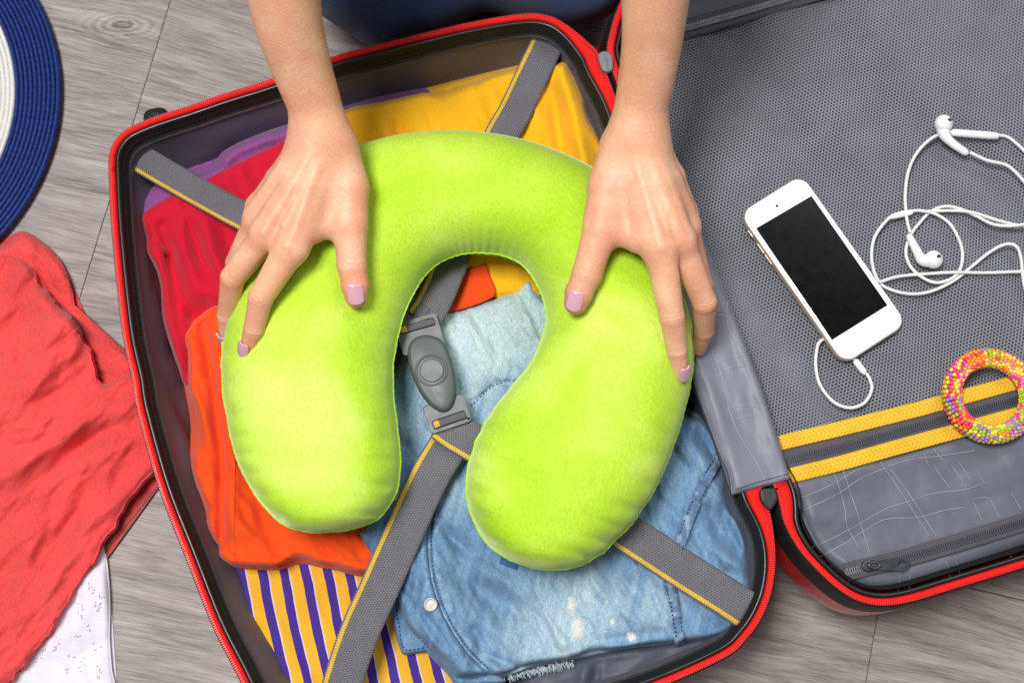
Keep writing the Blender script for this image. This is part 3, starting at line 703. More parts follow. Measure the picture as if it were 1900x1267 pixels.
red = Cloth('red_shirt', [(268,398),(300,376),(345,352),(388,332),(440,304),(500,277),(560,250),(620,300),(640,420),(600,560),(520,680),(420,720),(356,716),(342,684),(325,640),(310,590),(306,530),(296,496),(278,466),(277,444),(270,420)],
    0.055, 0.0965, 15, 5, MT['red_cloth'], None, layers=1, grow=9, zfun=lambda P: -0.020 * smooth01((P[:, 1] - 535) / 70) * smooth01((P[:, 0] - 335) / 30), noise=[(150, 50, 70, 0.0036), (60, 20, 65, 0.0018)],
    folds=[([(350,400),(372,470),(405,545)], 12, -0.010), ([(330,405),(345,480),(372,560)], 13, 0.006), ([(300,420),(325,500),(350,590)], 10, -0.008, 1), ([(380,395),(400,470),(430,540)], 14, 0.005), ([(312,480),(330,580),(352,700)], 10, -0.009, 1), ([(280,440),(320,460)], 10, -0.004, 1), ([(350,590),(400,560)], 14, -0.004)])
tag(red.obj, 'crimson red folded shirt under the strap at upper left', 'shirt')
stripe = Cloth('striped_shirt', [(400,1000),(420,1052),(440,1105),(458,1150),(480,1220),(500,1290),(530,1340),(640,1370),(800,1340),(910,1290),(930,1150),(850,1000),(700,960),(500,960)],
    0.045, 0.0690, 13, 6, MT['striped'], None, grow=6, noise=[(200, 80, 70, 0.003), (60, 25, 75, 0.001)])
tag(stripe.obj, 'yellow and violet striped folded shirt at the bottom of the suitcase', 'shirt')
orange = Cloth('orange_shirt', [(405,566),(372,590),(345,622),(350,660),(352,720),(362,790),(356,850),(368,905),(382,960),(398,1000),(408,1010),(407,1030),(430,1044),(470,1050),(520,1050),(560,1042),(620,1050),(690,1060),(716,1000),(720,860),(700,700),(660,600),(560,560),(470,560)],
    0.058, 0.1010, 18, 5, MT['orange_cloth'], None, grow=8, layers=2, noise=[(160, 50, 70, 0.0034), (60, 20, 40, 0.0020), (26, 12, 60, 0.0006)],
    folds=[([(376,600),(396,720),(412,850),(410,1005)], 9, -0.010, 1), ([(398,620),(415,740),(432,880),(436,1040)], 12, 0.004, 1), ([(360,700),(385,800),(392,900)], 10, 0.004), ([(470,930),(500,990)], 14, -0.004), ([(600,1000),(620,1040)], 12, -0.004), ([(450,1040),(560,1035),(680,1050)], 9, 0.003, 1)])
osl = Cloth('sleeve', [(720,520),(780,505),(846,502),(880,492),(904,487),(912,510),(921,548),(860,575),(780,590),(720,570)], 0.085, 0.1035, 5, 3, MT['orange_cloth'], None, folds=[])
osl.obj.parent = orange.obj
tag(orange.obj, 'bright orange folded shirt under the left end of the green pillow', 'shirt')
hd = orange.on(resample([(437,760),(436,860),(434,960),(436,1030)], 60), 0.0003)
sub(tube('seam', hd, 0.0005, MT['orange_cloth'], None, 6), orange.obj)

# denim shirt, colour attribute holds the faded wash
FADE = [((900, 620), 120, 0.75), ((930, 560), 90, 0.5), ((820, 780), 110, 0.3), ((1080, 1130), 120, 0.35), ((1010, 1200), 110, 0.25), ((1230, 1120), 80, 0.25), ((1300, 880), 60, 0.2), ((860, 930), 60, 0.25)]
SPOT = [((1061, 1122), 8, 15), ((1072, 1166), 11, 17), ((1171, 1180), 8, 9), ((1137, 1153), 4, 6), ((1047, 1217), 6, 8), ((1125, 1118), 3, 5)]
DSEAM = [[(1336,846),(1312,885),(1285,945),(1264,1000),(1256,1030)], [(1240,1075),(1252,1130),(1262,1192)]]
PLACK = [(822,860),(800,960),(796,1010),(800,1060),(812,1110),(838,1165),(868,1208),(905,1245)]
def denim_col(P, sd):
    k = 0.40 + 0.10 * fbm(P[:, 0] / 120, P[:, 1] / 120, 4) + 0.12 * fbm((P[:, 0] + 0.25 * P[:, 1]) / 9, (P[:, 1] - 0.25 * P[:, 0]) / 90, 3)
    for c, r, a in FADE: k = k + a * np.exp(-(((P - np.array(c)) ** 2).sum(1)) / (r * r))
    k = k + 0.18 * np.exp(-(sd / 7.0) ** 2) * (0.5 + 0.5 * fbm(P[:, 0] / 9, P[:, 1] / 9, 2))
    for sm_ in DSEAM:
        d, t = seg_dist(P, sm_); k = k - 0.28 * np.exp(-(d / 13) ** 2) + 0.75 * np.exp(-(d / 7) ** 2) * np.clip(fbm(P[:, 0] / 7, P[:, 1] / 7, 2), 0, 1)
    d, t = seg_dist(P, PLACK); k = k - 0.30 * np.exp(-(d / 6) ** 2) + 0.30 * np.exp(-((d - 11) / 5) ** 2) * np.clip(0.4 + fbm(P[:, 0] / 12, P[:, 1] / 12, 2), 0, 1)
    pl = (P[:, 0] < np.interp(P[:, 1], [p[1] for p in PLACK], [p[0] for p in PLACK])) & (P[:, 1] > 870); k = np.where(pl, k - 0.12, k)
    k = np.clip(k, 0, 1.15)[:, None]
    a, b, c = (np.array(lin(*q)[:3]) for q in ((62, 97, 140), (116, 151, 183), (182, 203, 208)))
    col = np.where(k < 0.5, a + (b - a) * (k / 0.5), b + (c - b) * ((k - 0.5) / 0.65))
    for c0, rx, ry in SPOT:
        q = ((P[:, 0] - c0[0]) / rx) ** 2 + ((P[:, 1] - c0[1]) / ry) ** 2 + 0.5 * fbm(P[:, 0] / 6, P[:, 1] / 6, 2)
        w_ = smooth01(1.25 - q * 0.75)[:, None] * 0.85; col = col * (1 - w_) + np.array(lin(216, 212, 204)[:3]) * w_
    return col
denim_under = Cloth('under_layer', [(655,986),(668,1010),(690,1052),(718,1090),(722,1135),(730,1170),(742,1206),(752,1216),(790,1212),(815,1222),(836,1262),(852,1275),(900,1272),(940,1262),(890,1205),(812,1090),(772,960),(740,910),(700,930)],
    0.055, 0.0870, 9, 4, MT['denim'], None, noise=[(90, 40, 60, 0.002), (30, 14, 50, 0.0008)], col=denim_col)
denim = Cloth('front', [(690,945),(672,975),(662,990),(690,1040),(722,1078),(730,1110),(748,1150),(770,1180),(800,1212),(828,1240),(850,1262),(905,1258),(945,1250),(985,1236),(1060,1222),(1105,1214),(1150,1205),(1250,1194),(1310,1186),(1352,1174),(1376,1156),(1396,1120),(1400,1085),(1396,1034),(1382,995),(1366,955),(1358,925),(1352,885),(1356,862),(1344,832),(1330,806),(1296,772),(1250,740),(1150,640),(1030,560),(986,514),(950,524),(920,540),(868,556),(820,572),(770,596),(738,640),(722,720),(724,800),(730,860)],
    0.072, 0.1050, 18, 3.6, MT['denim'], None, grow=4, layers=2,
    noise=[(190, 80, 60, 0.0050), (90, 30, 58, 0.0034), (40, 13, 65, 0.0010)],
    folds=[([(835,1055),(870,1085),(920,1115),(975,1155)], 26, -0.013), ([(855,1035),(930,1075),(1010,1125)], 20, 0.008), ([(815,975),(850,1005),(885,1045)], 15, -0.009), ([(880,1170),(900,1215),(960,1238)], 10, -0.008, 1),
           ([(905,1190),(925,1225),(990,1232)], 12, 0.003), ([(1256,800),(1300,860),(1340,930)], 15, 0.008), ([(1290,790),(1330,850),(1355,900)], 11, -0.011), ([(1340,930),(1350,990),(1385,1040)], 12, -0.012), ([(1310,1000),(1350,1040),(1390,1060)], 13, 0.009),
           ([(1310,930),(1330,980),(1340,1010)], 11, -0.010), ([(1200,1000),(1230,1080),(1245,1190)], 14, 0.003), ([(1090,1060),(1130,1120)], 18, 0.003), ([(748,900),(742,1000),(738,1075)], 10, 0.002), (PLACK, 4.5, -0.0045, 1), ([(1100,1190),(1180,1180),(1240,1170)], 10, -0.004), ([(1120,1060),(1180,1090),(1230,1130)], 16, -0.006), ([(1275,1060),(1320,1110),(1340,1160)], 12, 0.006), ([(1290,1060),(1345,1120)], 10, -0.006), ([(770,1080),(778,1150),(820,1210)], 8, 0.003, 1), ([(870,750),(920,708),(990,699)], 3.6, -0.0022, 1), ([(1015,1150),(1060,1200)], 20, 0.003), ([(770,700),(760,790)], 14, -0.003)] + [(d_, 13, 0.0022, 1) for d_ in DSEAM], col=denim_col)
denim_root = empty('denim_shirt', at(1050, 1000, 0)); tag(denim_root, 'faded blue denim shirt with snap buttons and bleach spots, folded', 'shirt')
for o in (denim.obj, denim_under.obj): o.parent = denim_root; o.matrix_parent_inverse = Matrix.Translation(denim_root.location).inverted()
def seam_line(pts, off, cl, parent, r=0.00055, mat='thread_navy', lift=0.0002):
    P = catmull(pts, 60); T = np.gradient(P, axis=0); T /= np.linalg.norm(T, axis=1)[:, None]
    P = P + np.stack([-T[:, 1], T[:, 0]], 1) * off
    L = np.linalg.norm(np.diff(P, axis=0), axis=1).sum(); k = int(L / 7.5); Q = cl.on(resample(P, k * 2 + 1), lift); mb = MB()
    for i in range(k): mb.tube([Q[2 * i], (Q[2 * i] + Q[2 * i + 1]) / 2 + np.array([0, 0, 0.0002]), Q[2 * i + 1]], r, 5)
    return mb
sb = MB()
def merge(mb):
    for v_, in [(np.vstack(mb.v),)]: sb.add(v_, mb.f)
for pts in DSEAM:
    for off in (-6.8, 6.8): merge(seam_line(pts, off, denim, None, 0.00042, lift=0.0019))
merge(seam_line(PLACK, -5, denim, None, 0.0004)); merge(seam_line([(730,1095),(742,1140),(768,1178),(800,1212)], -5, denim, None, 0.0004)); merge(seam_line([(870,750),(920,708),(990,699)], 5, denim, None, 0.0004))
merge(seam_line([(757,905),(745,990),(738,1060)], 0, denim, None, 0.0004))
merge(seam_line([(668,1000),(692,1048),(716,1085)], -5, denim_under, None, 0.0004)); merge(seam_line([(728,1100),(736,1165),(748,1208),(790,1206)], -5, denim_under, None, 0.0004))
tag(sub(sb.build('stitching', MT['thread_navy']), denim.obj), kind='stuff')
# raised felled seams: two flat double-stitched ones with worn puckers, two narrow corded ones
for pts in DSEAM + [PLACK, [(870,750),(920,708),(990,699)]]:
    fell = pts in DSEAM; P = catmull(pts, 110); X = denim.on(P, 0.0002); X[:, 2] = np.convolve(np.pad(X[:, 2], 2, 'edge'), np.ones(5) / 5, 'valid')
    if fell:
        o = ribbon('seam', X, 0.0078, 0.0022, MT['denim'], None, 8, crown=0.0008); m_ = 16
        vv = np.array([v.co[:] for v in o.data.vertices]); pk = vnoise(vv[:, 0] * 300 + 3, vv[:, 1] * 300); kk = np.clip(0.22 + 0.5 * np.clip(pk + 0.1, 0, 1), 0, 1)[:, None]
        for v, q in zip(o.data.vertices, pk): v.co.z += 0.0006 * float(q)
    else:
        o = tube('seam', X, 0.00085, MT['denim'], None, 8); vv = np.array([v.co[:] for v in o.data.vertices]); kk = np.clip(0.62 + 0.35 * vnoise(vv[:, 0] * 300, vv[:, 1] * 300), 0, 1)[:, None]
    cc = np.array(lin(52, 88, 136)[:3]) * (1 - kk) + np.array(lin(166, 190, 204)[:3]) * kk
    a_ = o.data.color_attributes.new('Col', 'FLOAT_COLOR', 'POINT'); a_.data.foreach_set('color', np.hstack([cc, np.ones((len(cc), 1))]).ravel())
    sub(o, denim.obj)
def snap_button(x, y, r=13.0):
    c = denim.on([(x, y)], 0.0)[0]; rr = r * 0.000378; prof = [(1.0, -0.001), (1.0, 0.0010), (0.95, 0.0014), (0.86, 0.0016), (0.80, 0.00145), (0.4, 0.00155), (0.0, 0.0016)]
    v, f, k = [], [], 28
    for q, z in prof: v += [(c[0] + q * rr * math.cos(t), c[1] + q * rr * math.sin(t), c[2] + z) for t in np.linspace(0, 2 * np.pi, k, endpoint=False)]
    for i in range(len(prof) - 1):
        for j in range(k): f.append((i * k + j, i * k + (j + 1) % k, (i + 1) * k + (j + 1) % k, (i + 1) * k + j))
    o = mesh('snap_button', v, f, MT['snap']); o.parent = denim_root; o.matrix_parent_inverse = Matrix.Translation(denim_root.location).inverted()
snap_button(799, 1121); snap_button(731, 917)
# small cloth tab showing below the pillow
tbx = denim.on(resample([(930,1035),(962,1047)], 6), 0.0010)
o = ribbon('tab', tbx, 0.008, 0.0012, MT['denim'], None, 4)
a_ = o.data.color_attributes.new('Col', 'FLOAT_COLOR', 'POINT'); a_.data.foreach_set('color', np.tile((*lin(62, 104, 152)[:3], 1), (len(o.data.vertices), 1)).ravel())
o.parent = denim_root; o.matrix_parent_inverse = Matrix.Translation(denim_root.location).inverted()
fr = MB(); rs = np.random.RandomState(5)
def fray(a, b, n, down):
    a, b = np.array(a, float), np.array(b, float)
    for i in range(n):
        p = a + (b - a) * rs.rand() + rs.randn(2) * 2.5; d = np.array(down) * (0.35 + rs.rand()) + rs.randn(2) * 2
        pts = np.array([p, p + d * 0.5 + rs.randn(2) * 0.8, p + d + rs.randn(2) * 1.2]); z = 0.0
        X = atv(pts, 0.1); X[:, 2] = max(z, 0.097) + np.array([0.001, 0.003 * rs.rand() + 0.001, 0.002 * rs.rand() - 0.001])
        fr.tube(catmull(X, 6), 0.00017, 4)
fray((985, 1243), (1062, 1226), 120, (4, 9)); fray((1368, 1080), (1404, 1094), 40, (10, 8)); fray((940, 1257), (985, 1245), 60, (3, 8))
f_ = fr.build('frayed_hem', MT['thread_white']); tag(f_, kind='stuff'); f_.parent = denim_root; f_.matrix_parent_inverse = Matrix.Translation(denim_root.location).inverted()
lf = Cloth('lining_flap', [(930,1300),(985,1246),(1060,1222),(1150,1200),(1260,1186),(1360,1166),(1390,1150),(1396,1160),(1370,1182),(1320,1212),(1240,1246),(1150,1282),(1050,1320)], 0.070, 0.0905, 14, 4, MT['lining_dark'], None, noise=[(120, 50, -16, 0.0022), (50, 20, -16, 0.0004)], folds=[([(1090,1225),(1075,1290)], 12, 0.004), ([(1110,1220),(1100,1290)], 9, -0.004)])
adopt(lf.obj, suitcase)
# scraps of two garments squeezed under the denim on the right
scrap = Cloth('red_shirt', [(1320,965),(1345,945),(1376,945),(1388,975),(1384,1005),(1340,1000)], 0.05, 0.080, 10, 5, MT['red_cloth'], None, noise=[(40, 20, 60, 0.002)])
tag(scrap.obj, 'small red garment edge squeezed beneath the denim at right', 'shirt')
scrap2 = Cloth('yellow_shirt', [(1320,915),(1345,900),(1370,912),(1377,938),(1345,945)], 0.05, 0.080, 10, 5, MT['yellow_cloth'], None, noise=[(40, 20, 60, 0.002)])
tag(scrap2.obj, 'small yellow garment edge squeezed beneath the denim, beside the flap', 'shirt')

# packing straps and buckle (drawn in after the clothes know their heights)
def strap(pts, width=0.0262, side=1, n=90, over=()):
    P = np.array(pts, float); P = catmull(P, n)
    if over:      # ride over whatever lies below
        for cl in over:
            for dx, dy in ((0, 0), (18, 12), (-18, -12), (18, -12), (-18, 12), (30, 8), (-30, -8), (12, 30), (-12, -30), (38, 16), (36, 0), (28, -12)):
                Q = P[:, :2] + np.array([dx, dy]); sd = poly_sd(Q, cl.poly)[0]
                P[:, 2] = np.where(sd > 2, np.maximum(P[:, 2], cl.h(Q, np.maximum(sd, 0)) + 0.0020), P[:, 2])
        k = np.ones(9) / 9; P[:, 2] = np.maximum(np.convolve(np.pad(P[:, 2], 4, 'edge'), k, 'valid'), P[:, 2] * 0 + 0)
    X = atv(P[:, :2], P[:, 2])
    s = adopt(ribbon('strap', X, width, 0.0016, MT['strap'], None, 10), suitcase)
    T, B, Nn = frames(X)
    sub(ribbon('edge_stripe', X + B * side * width * 0.40 + np.array([0, 0, 0.0009]), width * 0.115, 0.0006, MT['strap_yellow'], None, 4), s)
    return s
strap([(251,289,0.094),(330,335,0.101),(420,385,0.107),(470,412,0.110),(560,468,0.113),(650,520,0.115),(730,560,0.118),(782,596,0.1215)], 0.0215, -1, over=(red, orange))
strap([(1018,76,0.094),(985,145,0.102),(955,208,0.106),(925,262,0.109),(880,370,0.112),(835,490,0.116),(805,560,0.119),(783,594,0.1222)], 0.0250, -1, over=(yellow,))
strap([(846,800,0.1190),(828,832,0.1190),(794,890,0.1190),(756,972,0.117),(704,1090,0.112),(664,1180,0.106),(628,1290,0.099),(610,1350,0.096)], 0.0275, -1, over=(denim, stripe))
strap([(822,784,0.1240),(850,804,0.1238),(930,850,0.1225),(1040,915,0.1205),(1150,980,0.1175),(1270,1058,0.110),(1345,1105,0.100),(1386,1132,0.097)], 0.0268, -1, over=(denim,))
bk = adopt(slab('buckle', catmull([(765,629),(784,620),(803,622),(820,631),(832,650),(842,682),(846,716),(843,742),(834,758),(820,763),(804,756),(788,740),(774,718),(762,690),(756,664),(757,642)], 60, True), 0.1225, 0.1325, 0.0030, MT['grey_plastic'], smooth=True), suitcase)
def bracket(c, ax, hl, up, dn, slot, z0, z1):
    """moulded plate with a slot: ax runs along the slot, up/dn reach across it (px), slot = (half length, half width)"""
    a = np.array(ax, float); a /= np.linalg.norm(a); b = np.array([-a[1], a[0]]); c = np.array(c, float)
    def rr(x0, x1, y0, y1, r, k=6):
        out = []
        for (cx, cy, t0) in ((x1 - r, y1 - r, 0), (x0 + r, y1 - r, 90), (x0 + r, y0 + r, 180), (x1 - r, y0 + r, 270)):
            out += [(cx + r * math.cos(R(t)), cy + r * math.sin(R(t))) for t in np.linspace(t0, t0 + 90, k)]
        Q = np.array(out); return c + Q[:, :1] * a + Q[:, 1:] * b
    p = sub(plate_with_hole('bracket', rr(-hl, hl, -up, dn, 6), rr(-slot[0], slot[0], -slot[1], slot[1], 3), z0, z1, MT['grey_plastic']), bk)
    md = p.modifiers.new('bevel', 'BEVEL'); md.width = 0.0007; md.segments = 2; md.limit_method = 'ANGLE'
    Z = z1 - 0.0010
    X = atv(resample([c - a * slot[0] * 0.98, c + a * slot[0] * 0.98], 20), Z); X[:, 2] = Z
    sub(ribbon('woven_loop', X, slot[1] * 1.75 * 0.000375, 0.0022, MT['strap'], None, 8, crown=0.0010), bk)
    Y = atv(resample([c - a * slot[0] * 0.94, c - a * slot[0] * 0.62], 6), Z); Y[:, 2] = Z + 0.0004
    sub(ribbon('yellow_loop', Y, slot[1] * 1.75 * 0.000375, 0.0020, MT['strap_yellow'], None, 8, crown=0.0010), bk)
bracket((774.5, 605), (64, -18), 40, 15, 46, (33, 7.5), 0.1225, 0.1272)
bracket((834, 779), (62, -21), 40, 40, 15, (32, 7.5), 0.1228, 0.1276)
th = np.linspace(0, 2 * np.pi, 49)[:-1]
circ = lambda cx, cy, r: [(cx + r * math.cos(t), cy + r * math.sin(t) * 0.97) for t in th]
sub(slab('button', circ(801, 687, 22.5), 0.1310, 0.1334, 0.0007, MT['grey_plastic'], smooth=False), bk)
X = atv(np.array(circ(801, 687, 28.5)), 0.1325)
sub(tube('button_ring', X, 0.0008, MT['grey_plastic'], None, 8, True), bk)

# ------------------------------------------------------------------ things on the floor at left
def coral_z(P): return 0.010 * smooth01((P[:, 0] - 20) / 160) * smooth01((900 - P[:, 1]) / 300) + 0.012 * np.exp(-((P[:, 0] - 60) / 110) ** 2 - ((P[:, 1] - 760) / 200) ** 2)
white = Cloth('white_cloth', [(-120,1000),(60,960),(180,985),(197,1025),(203,1070),(206,1120),(205,1180),(209,1240),(214,1300),(140,1360),(-120,1360)], 0.001, 0.010, 14, 5, MT['white_cloth'], None, noise=[(120, 60, 60, 0.003)],
    folds=[([(195,1060),(150,1150),(60,1230)], 20, 0.004), ([(205,1180),(120,1240)], 16, -0.003)])
tag(white.obj, 'white textured cloth on the floor sticking out from under the coral scarf', 'cloth')
rs = np.random.RandomState(11); fk = MB()
for i in range(46):
    x, y = rs.uniform(20, 192), rs.uniform(1050, 1265)
    if y < 1265 - (x - 20) * 1.15 - 10: continue
    for k in range(3):
        p = np.array([x, y]) + rs.randn(2) * 3; a = rs.rand() * 6.3
        X = white.on([p, p + np.array([math.cos(a), math.sin(a)]) * 5], 0.0008); X[:, 2] += 0.0003; fk.tube(X, 0.00035, 5)
tag(sub(fk.build('woven_tuft', MT['white_cloth']), white.obj), kind='stuff')
coral_under = Cloth('under_fold', [(12,452),(40,428),(78,448),(112,482),(132,524),(140,566),(150,604),(172,636),(188,652),(193,672),(184,700),(120,720),(40,700),(-60,560),(-40,470)], 0.001, 0.016, 12, 5, MT['coral_cloth'], None, noise=[(80, 40, 40, 0.004), (30, 16, 60, 0.001)],
    folds=[([(60,470),(90,520),(130,600)], 12, -0.006), ([(140,600),(170,650)], 8, 0.004)])
coral = Cloth('drape', [(-160,470),(0,474),(30,474),(52,490),(78,530),(110,560),(128,580),(150,612),(168,640),(176,668),(180,690),(188,712),(206,712),(226,702),(262,698),(296,712),(318,790),(322,860),(300,876),(282,884),(262,904),(240,938),(222,968),(196,1012),(170,1050),(140,1096),(112,1146),(84,1190),(40,1242),(4,1275),(-160,1290)],
    0.003, 0.030, 15, 4.2, MT['coral_cloth'], None, wob=5, zfun=coral_z, noise=[(200, 70, -50, 0.0075), (90, 30, -45, 0.0040), (42, 15, -45, 0.0009)],
    folds=[([(250,735),(190,760),(130,800),(60,850),(0,890)], 17, 0.012), ([(262,775),(200,800),(140,835),(90,890)], 14, -0.012), ([(170,690),(130,720),(80,740),(20,760)], 14, -0.008), ([(150,640),(120,680)], 16, 0.008), ([(60,520),(90,600),(120,640)], 20, 0.006), ([(20,560),(40,640),(60,700)], 18, -0.005),
           ([(180,850),(160,910),(120,980),(80,1080)], 13, -0.006), ([(205,860),(190,920),(150,990)], 12, 0.005), ([(60,960),(50,1060),(20,1150)], 16, 0.006), ([(110,900),(90,980),(60,1060)], 14, -0.004), ([(0,800),(60,790),(120,765)], 8, 0.004), ([(0,830),(50,826),(100,806)], 7, -0.005)])
cr = empty('coral_scarf', at(80, 850, 0)); tag(cr, 'crumpled coral red fleecy scarf lying on the floor beside the suitcase', 'scarf')
for o in (coral.obj, coral_under.obj): o.parent = cr; o.matrix_parent_inverse = Matrix.Translation(cr.location).inverted()

# woven sun hat, brim of concentric braided rows
HC = at(-301, 190, 0.012); HE = at(109, 190, 0.012); HR = HE[0] - HC[0]
hat = empty('sun_hat', (HC[0], HC[1], 0)); tag(hat, 'round blue and white braided sun hat on the floor', 'hat')
MT['hat_blue'] = plain('hat_blue', lin(24, 46, 112), 0.6, 0.3, var=0.35, vs=260, bmp=0.6, bs=900)
MT['hat_white'] = plain('hat_white', lin(226, 224, 220), 0.65, 0.3, var=0.08, vs=260, bmp=0.6, bs=900)
nrow = 34; dr = HR * 0.0196 * 1.02
def braid(rad, z, mat, dr):
    n = 560; th = np.linspace(0, 2 * np.pi, n, endpoint=False); seg = 8; a = np.linspace(0, 2 * np.pi, seg, endpoint=False)
    v = np.zeros((n, seg, 3)); tw = 1 + 0.16 * np.sin(th * 190)
    for j, t in enumerate(a):
        rr = rad + np.cos(t) * dr * 0.53 * (1 + 0.07 * np.sin(th * 190 + t)); v[:, j, 0] = rr * np.cos(th); v[:, j, 1] = rr * np.sin(th); v[:, j, 2] = z + np.sin(t) * 0.0034 * tw
    f = [(i * seg + j, ((i + 1) % n) * seg + j, ((i + 1) % n) * seg + (j + 1) % seg, i * seg + (j + 1) % seg) for i in range(n) for j in range(seg)]
    o = mesh('braid_row', v.reshape(-1, 3), f, mat); o.parent = hat
for k in range(26):
    rad = HR - dr * (k + 0.5); z = 0.008 + 0.00025 * k
    braid(rad, z, MT['hat_blue'] if k < 10 else MT['hat_white'], dr)
rc = HR - dr * 26
cr_prof = [(rc, 0.012), (rc * 0.97, 0.05), (rc * 0.86, 0.085), (rc * 0.5, 0.1), (0.0005, 0.102)]
v, f, k = [], [], 64
for q, z in cr_prof: v += [(q * math.cos(t), q * math.sin(t), z) for t in np.linspace(0, 2 * np.pi, k, endpoint=False)]
for i in range(len(cr_prof) - 1): f += [(i * k + j, i * k + (j + 1) % k, (i + 1) * k + (j + 1) % k, (i + 1) * k + j) for j in range(k)]
o = mesh('crown', v, f, MT['hat_white']); o.parent = hat
# ------------------------------------------------------------------ neck pillow
PO = [(612,986),(590,987),(575,986),(540,977),(505,952),(468,900),(442,845),(425,775),(416,700),(420,620),(440,540),(480,450),(540,360),(620,299),(720,266),(830,255),(940,263),(1040,290),(1125,334),(1200,410),(1250,500),(1280,590),(1287,670),(1275,740),(1250,815),(1215,895),(1182,950),(1150,990),(1120,1020),(1085,1043),(1050,1054),(1020,1056),(995,1054)]
PI_ = [(612,986),(630,985),(645,982),(680,971),(708,952),(732,912),(742,855),(738,790),(728,710),(729,650),(742,588),(762,545),(785,510),(812,485),(840,472),(868,467),(900,469),(935,475),(968,490),(995,518),(1012,552),(1018,590),(1008,630),(985,680),(945,730),(905,785),(876,845),(865,905),(875,955),(900,1002),(935,1031),(965,1045),(995,1054)]
ZP, HP = 0.147, 0.045
def pillow():
    O, I = np.array(PO, float), np.array(PI_, float)
    Q = np.hstack([O, I]); Q = catmull(Q, 240)
    O, I = atv(Q[:, :2], ZP)[:, :2], atv(Q[:, 2:], ZP)[:, :2]
    C = (O + I) / 2; Hh = (O - I) / 2; hw = np.linalg.norm(Hh, axis=1)
    n = len(C); s = np.linspace(0, 1, n)
    wmax = 0.052
    th = HP * np.clip(hw / wmax, 0, 1) ** 0.75
    th = HP * (1 - (1 - np.clip(hw / 0.050, 0, 1)) ** 2.2)
    m = 72; a = np.linspace(0, 2 * np.pi, m, endpoint=False)
    V = np.zeros((n, m, 3)); cl_ = lambda A: np.r_[0, np.cumsum(np.linalg.norm(np.diff(A, axis=0), axis=1))]; arcO, arcI = cl_(O), cl_(I); arc = np.r_[0, np.cumsum(np.linalg.norm(np.diff(C, axis=0), axis=1))]
    endk = np.exp(-np.minimum(arcO, arcO[-1] - arcO) / 0.07)
    for j, t in enumerate(a):
        ca, sa = math.cos(t), math.sin(t); e = 0.86
        x = np.sign(ca) * abs(ca) ** e; z = np.sign(sa) * abs(sa) ** 0.92
        eq = math.exp(-(sa / 0.60) ** 2)
        k = 1 + 0.0 * s
        # gathered seam: puckers near the equator, stronger at the ends and along the inner bend
        pk = eq * (0.006 + 0.075 * endk) * np.sin((arcO if ca > 0 else arcI) * 330 + 2.0 * np.sin((arcO if ca > 0 else arcI) * 75)) * (0.6 + 0.4 * np.sin((arcO if ca > 0 else arcI) * 47 + 1.0))
        if ca < 0: pk = pk + eq * 0.022 * np.sin(arc * 520) * np.exp(-((s - 0.49) / 0.10) ** 2)
        # a little slack and swelling
        k = k + 0.018 * np.sin(arc * 23 + 3 * t) * (1 - endk) + 0.012 * np.sin(arc * 47 - 2 * t + 1.0); kz = k - pk * 1.6; k = k - pk * 0.35
        seam = 0.0011 * math.exp(-(sa / 0.075) ** 2)
        off = (x * k)
        V[:, j, :2] = C + Hh * off[:, None] + (Hh / (hw[:, None] + 1e-9)) * np.sign(ca) * seam * np.clip(hw / 0.01, 0, 1)[:, None]
        ar_ = arcO if ca > 0 else arcI; gat = np.clip(np.sin(ar_ * 380 + 1.5 * np.sin(ar_ * 70)), 0, 1) ** 1.5
        V[:, j, 2] = ZP + th * z * kz - (0.015 * endk * gat * math.exp(-((sa - 0.42) / 0.26) ** 2) * np.clip(hw / 0.03, 0, 1) if sa > 0 else 0)
    # hands press in
    for (px, py, r, d) in [(470, 640, 34, 0.003), (660, 548, 36, 0.004), (1066, 560, 36, 0.004), (1262, 690, 30, 0.003), (560, 470, 80, 0.003), (1190, 470, 80, 0.003)]:
        q = at(px, py, 0.182)[:2]; dd = np.linalg.norm(V[:, :, :2] - q, axis=2)
        V[:, :, 2] -= np.where(V[:, :, 2] > ZP, d * np.exp(-(dd / (r * 0.00035)) ** 2), 0)
    f = [(i * m + j, i * m + (j + 1) % m, (i + 1) * m + (j + 1) % m, (i + 1) * m + j) for i in range(n - 1) for j in range(m)]
    o = mesh('neck_pillow', V.reshape(-1, 3), f, MT['velvet'])
    o.modifiers.new('sub', 'SUBSURF').render_levels = 1; o.modifiers['sub'].levels = 0
    return o, V
pil, PV = pillow()
tag(pil, 'lime green velvet U shaped neck pillow held by two hands', 'pillow')
# piped seam running round the pillow at half height
sv = np.vstack([PV[:, 0], PV[::-1, 36]])
MT['velvet_seam'] = fabric('velvet_seam', lin(170, 214, 52), 0.1, 200, 900, 0.15, 0.5, 0.9, 0.4)
sm_ = tube('seam_piping', catmull(sv[::2], 700, True), 0.0007 * (1 + 0.25 * np.sin(np.linspace(0, 2 * np.pi * 260, 700))), MT['velvet_seam'], None, 6, True)
sm_.parent = pil

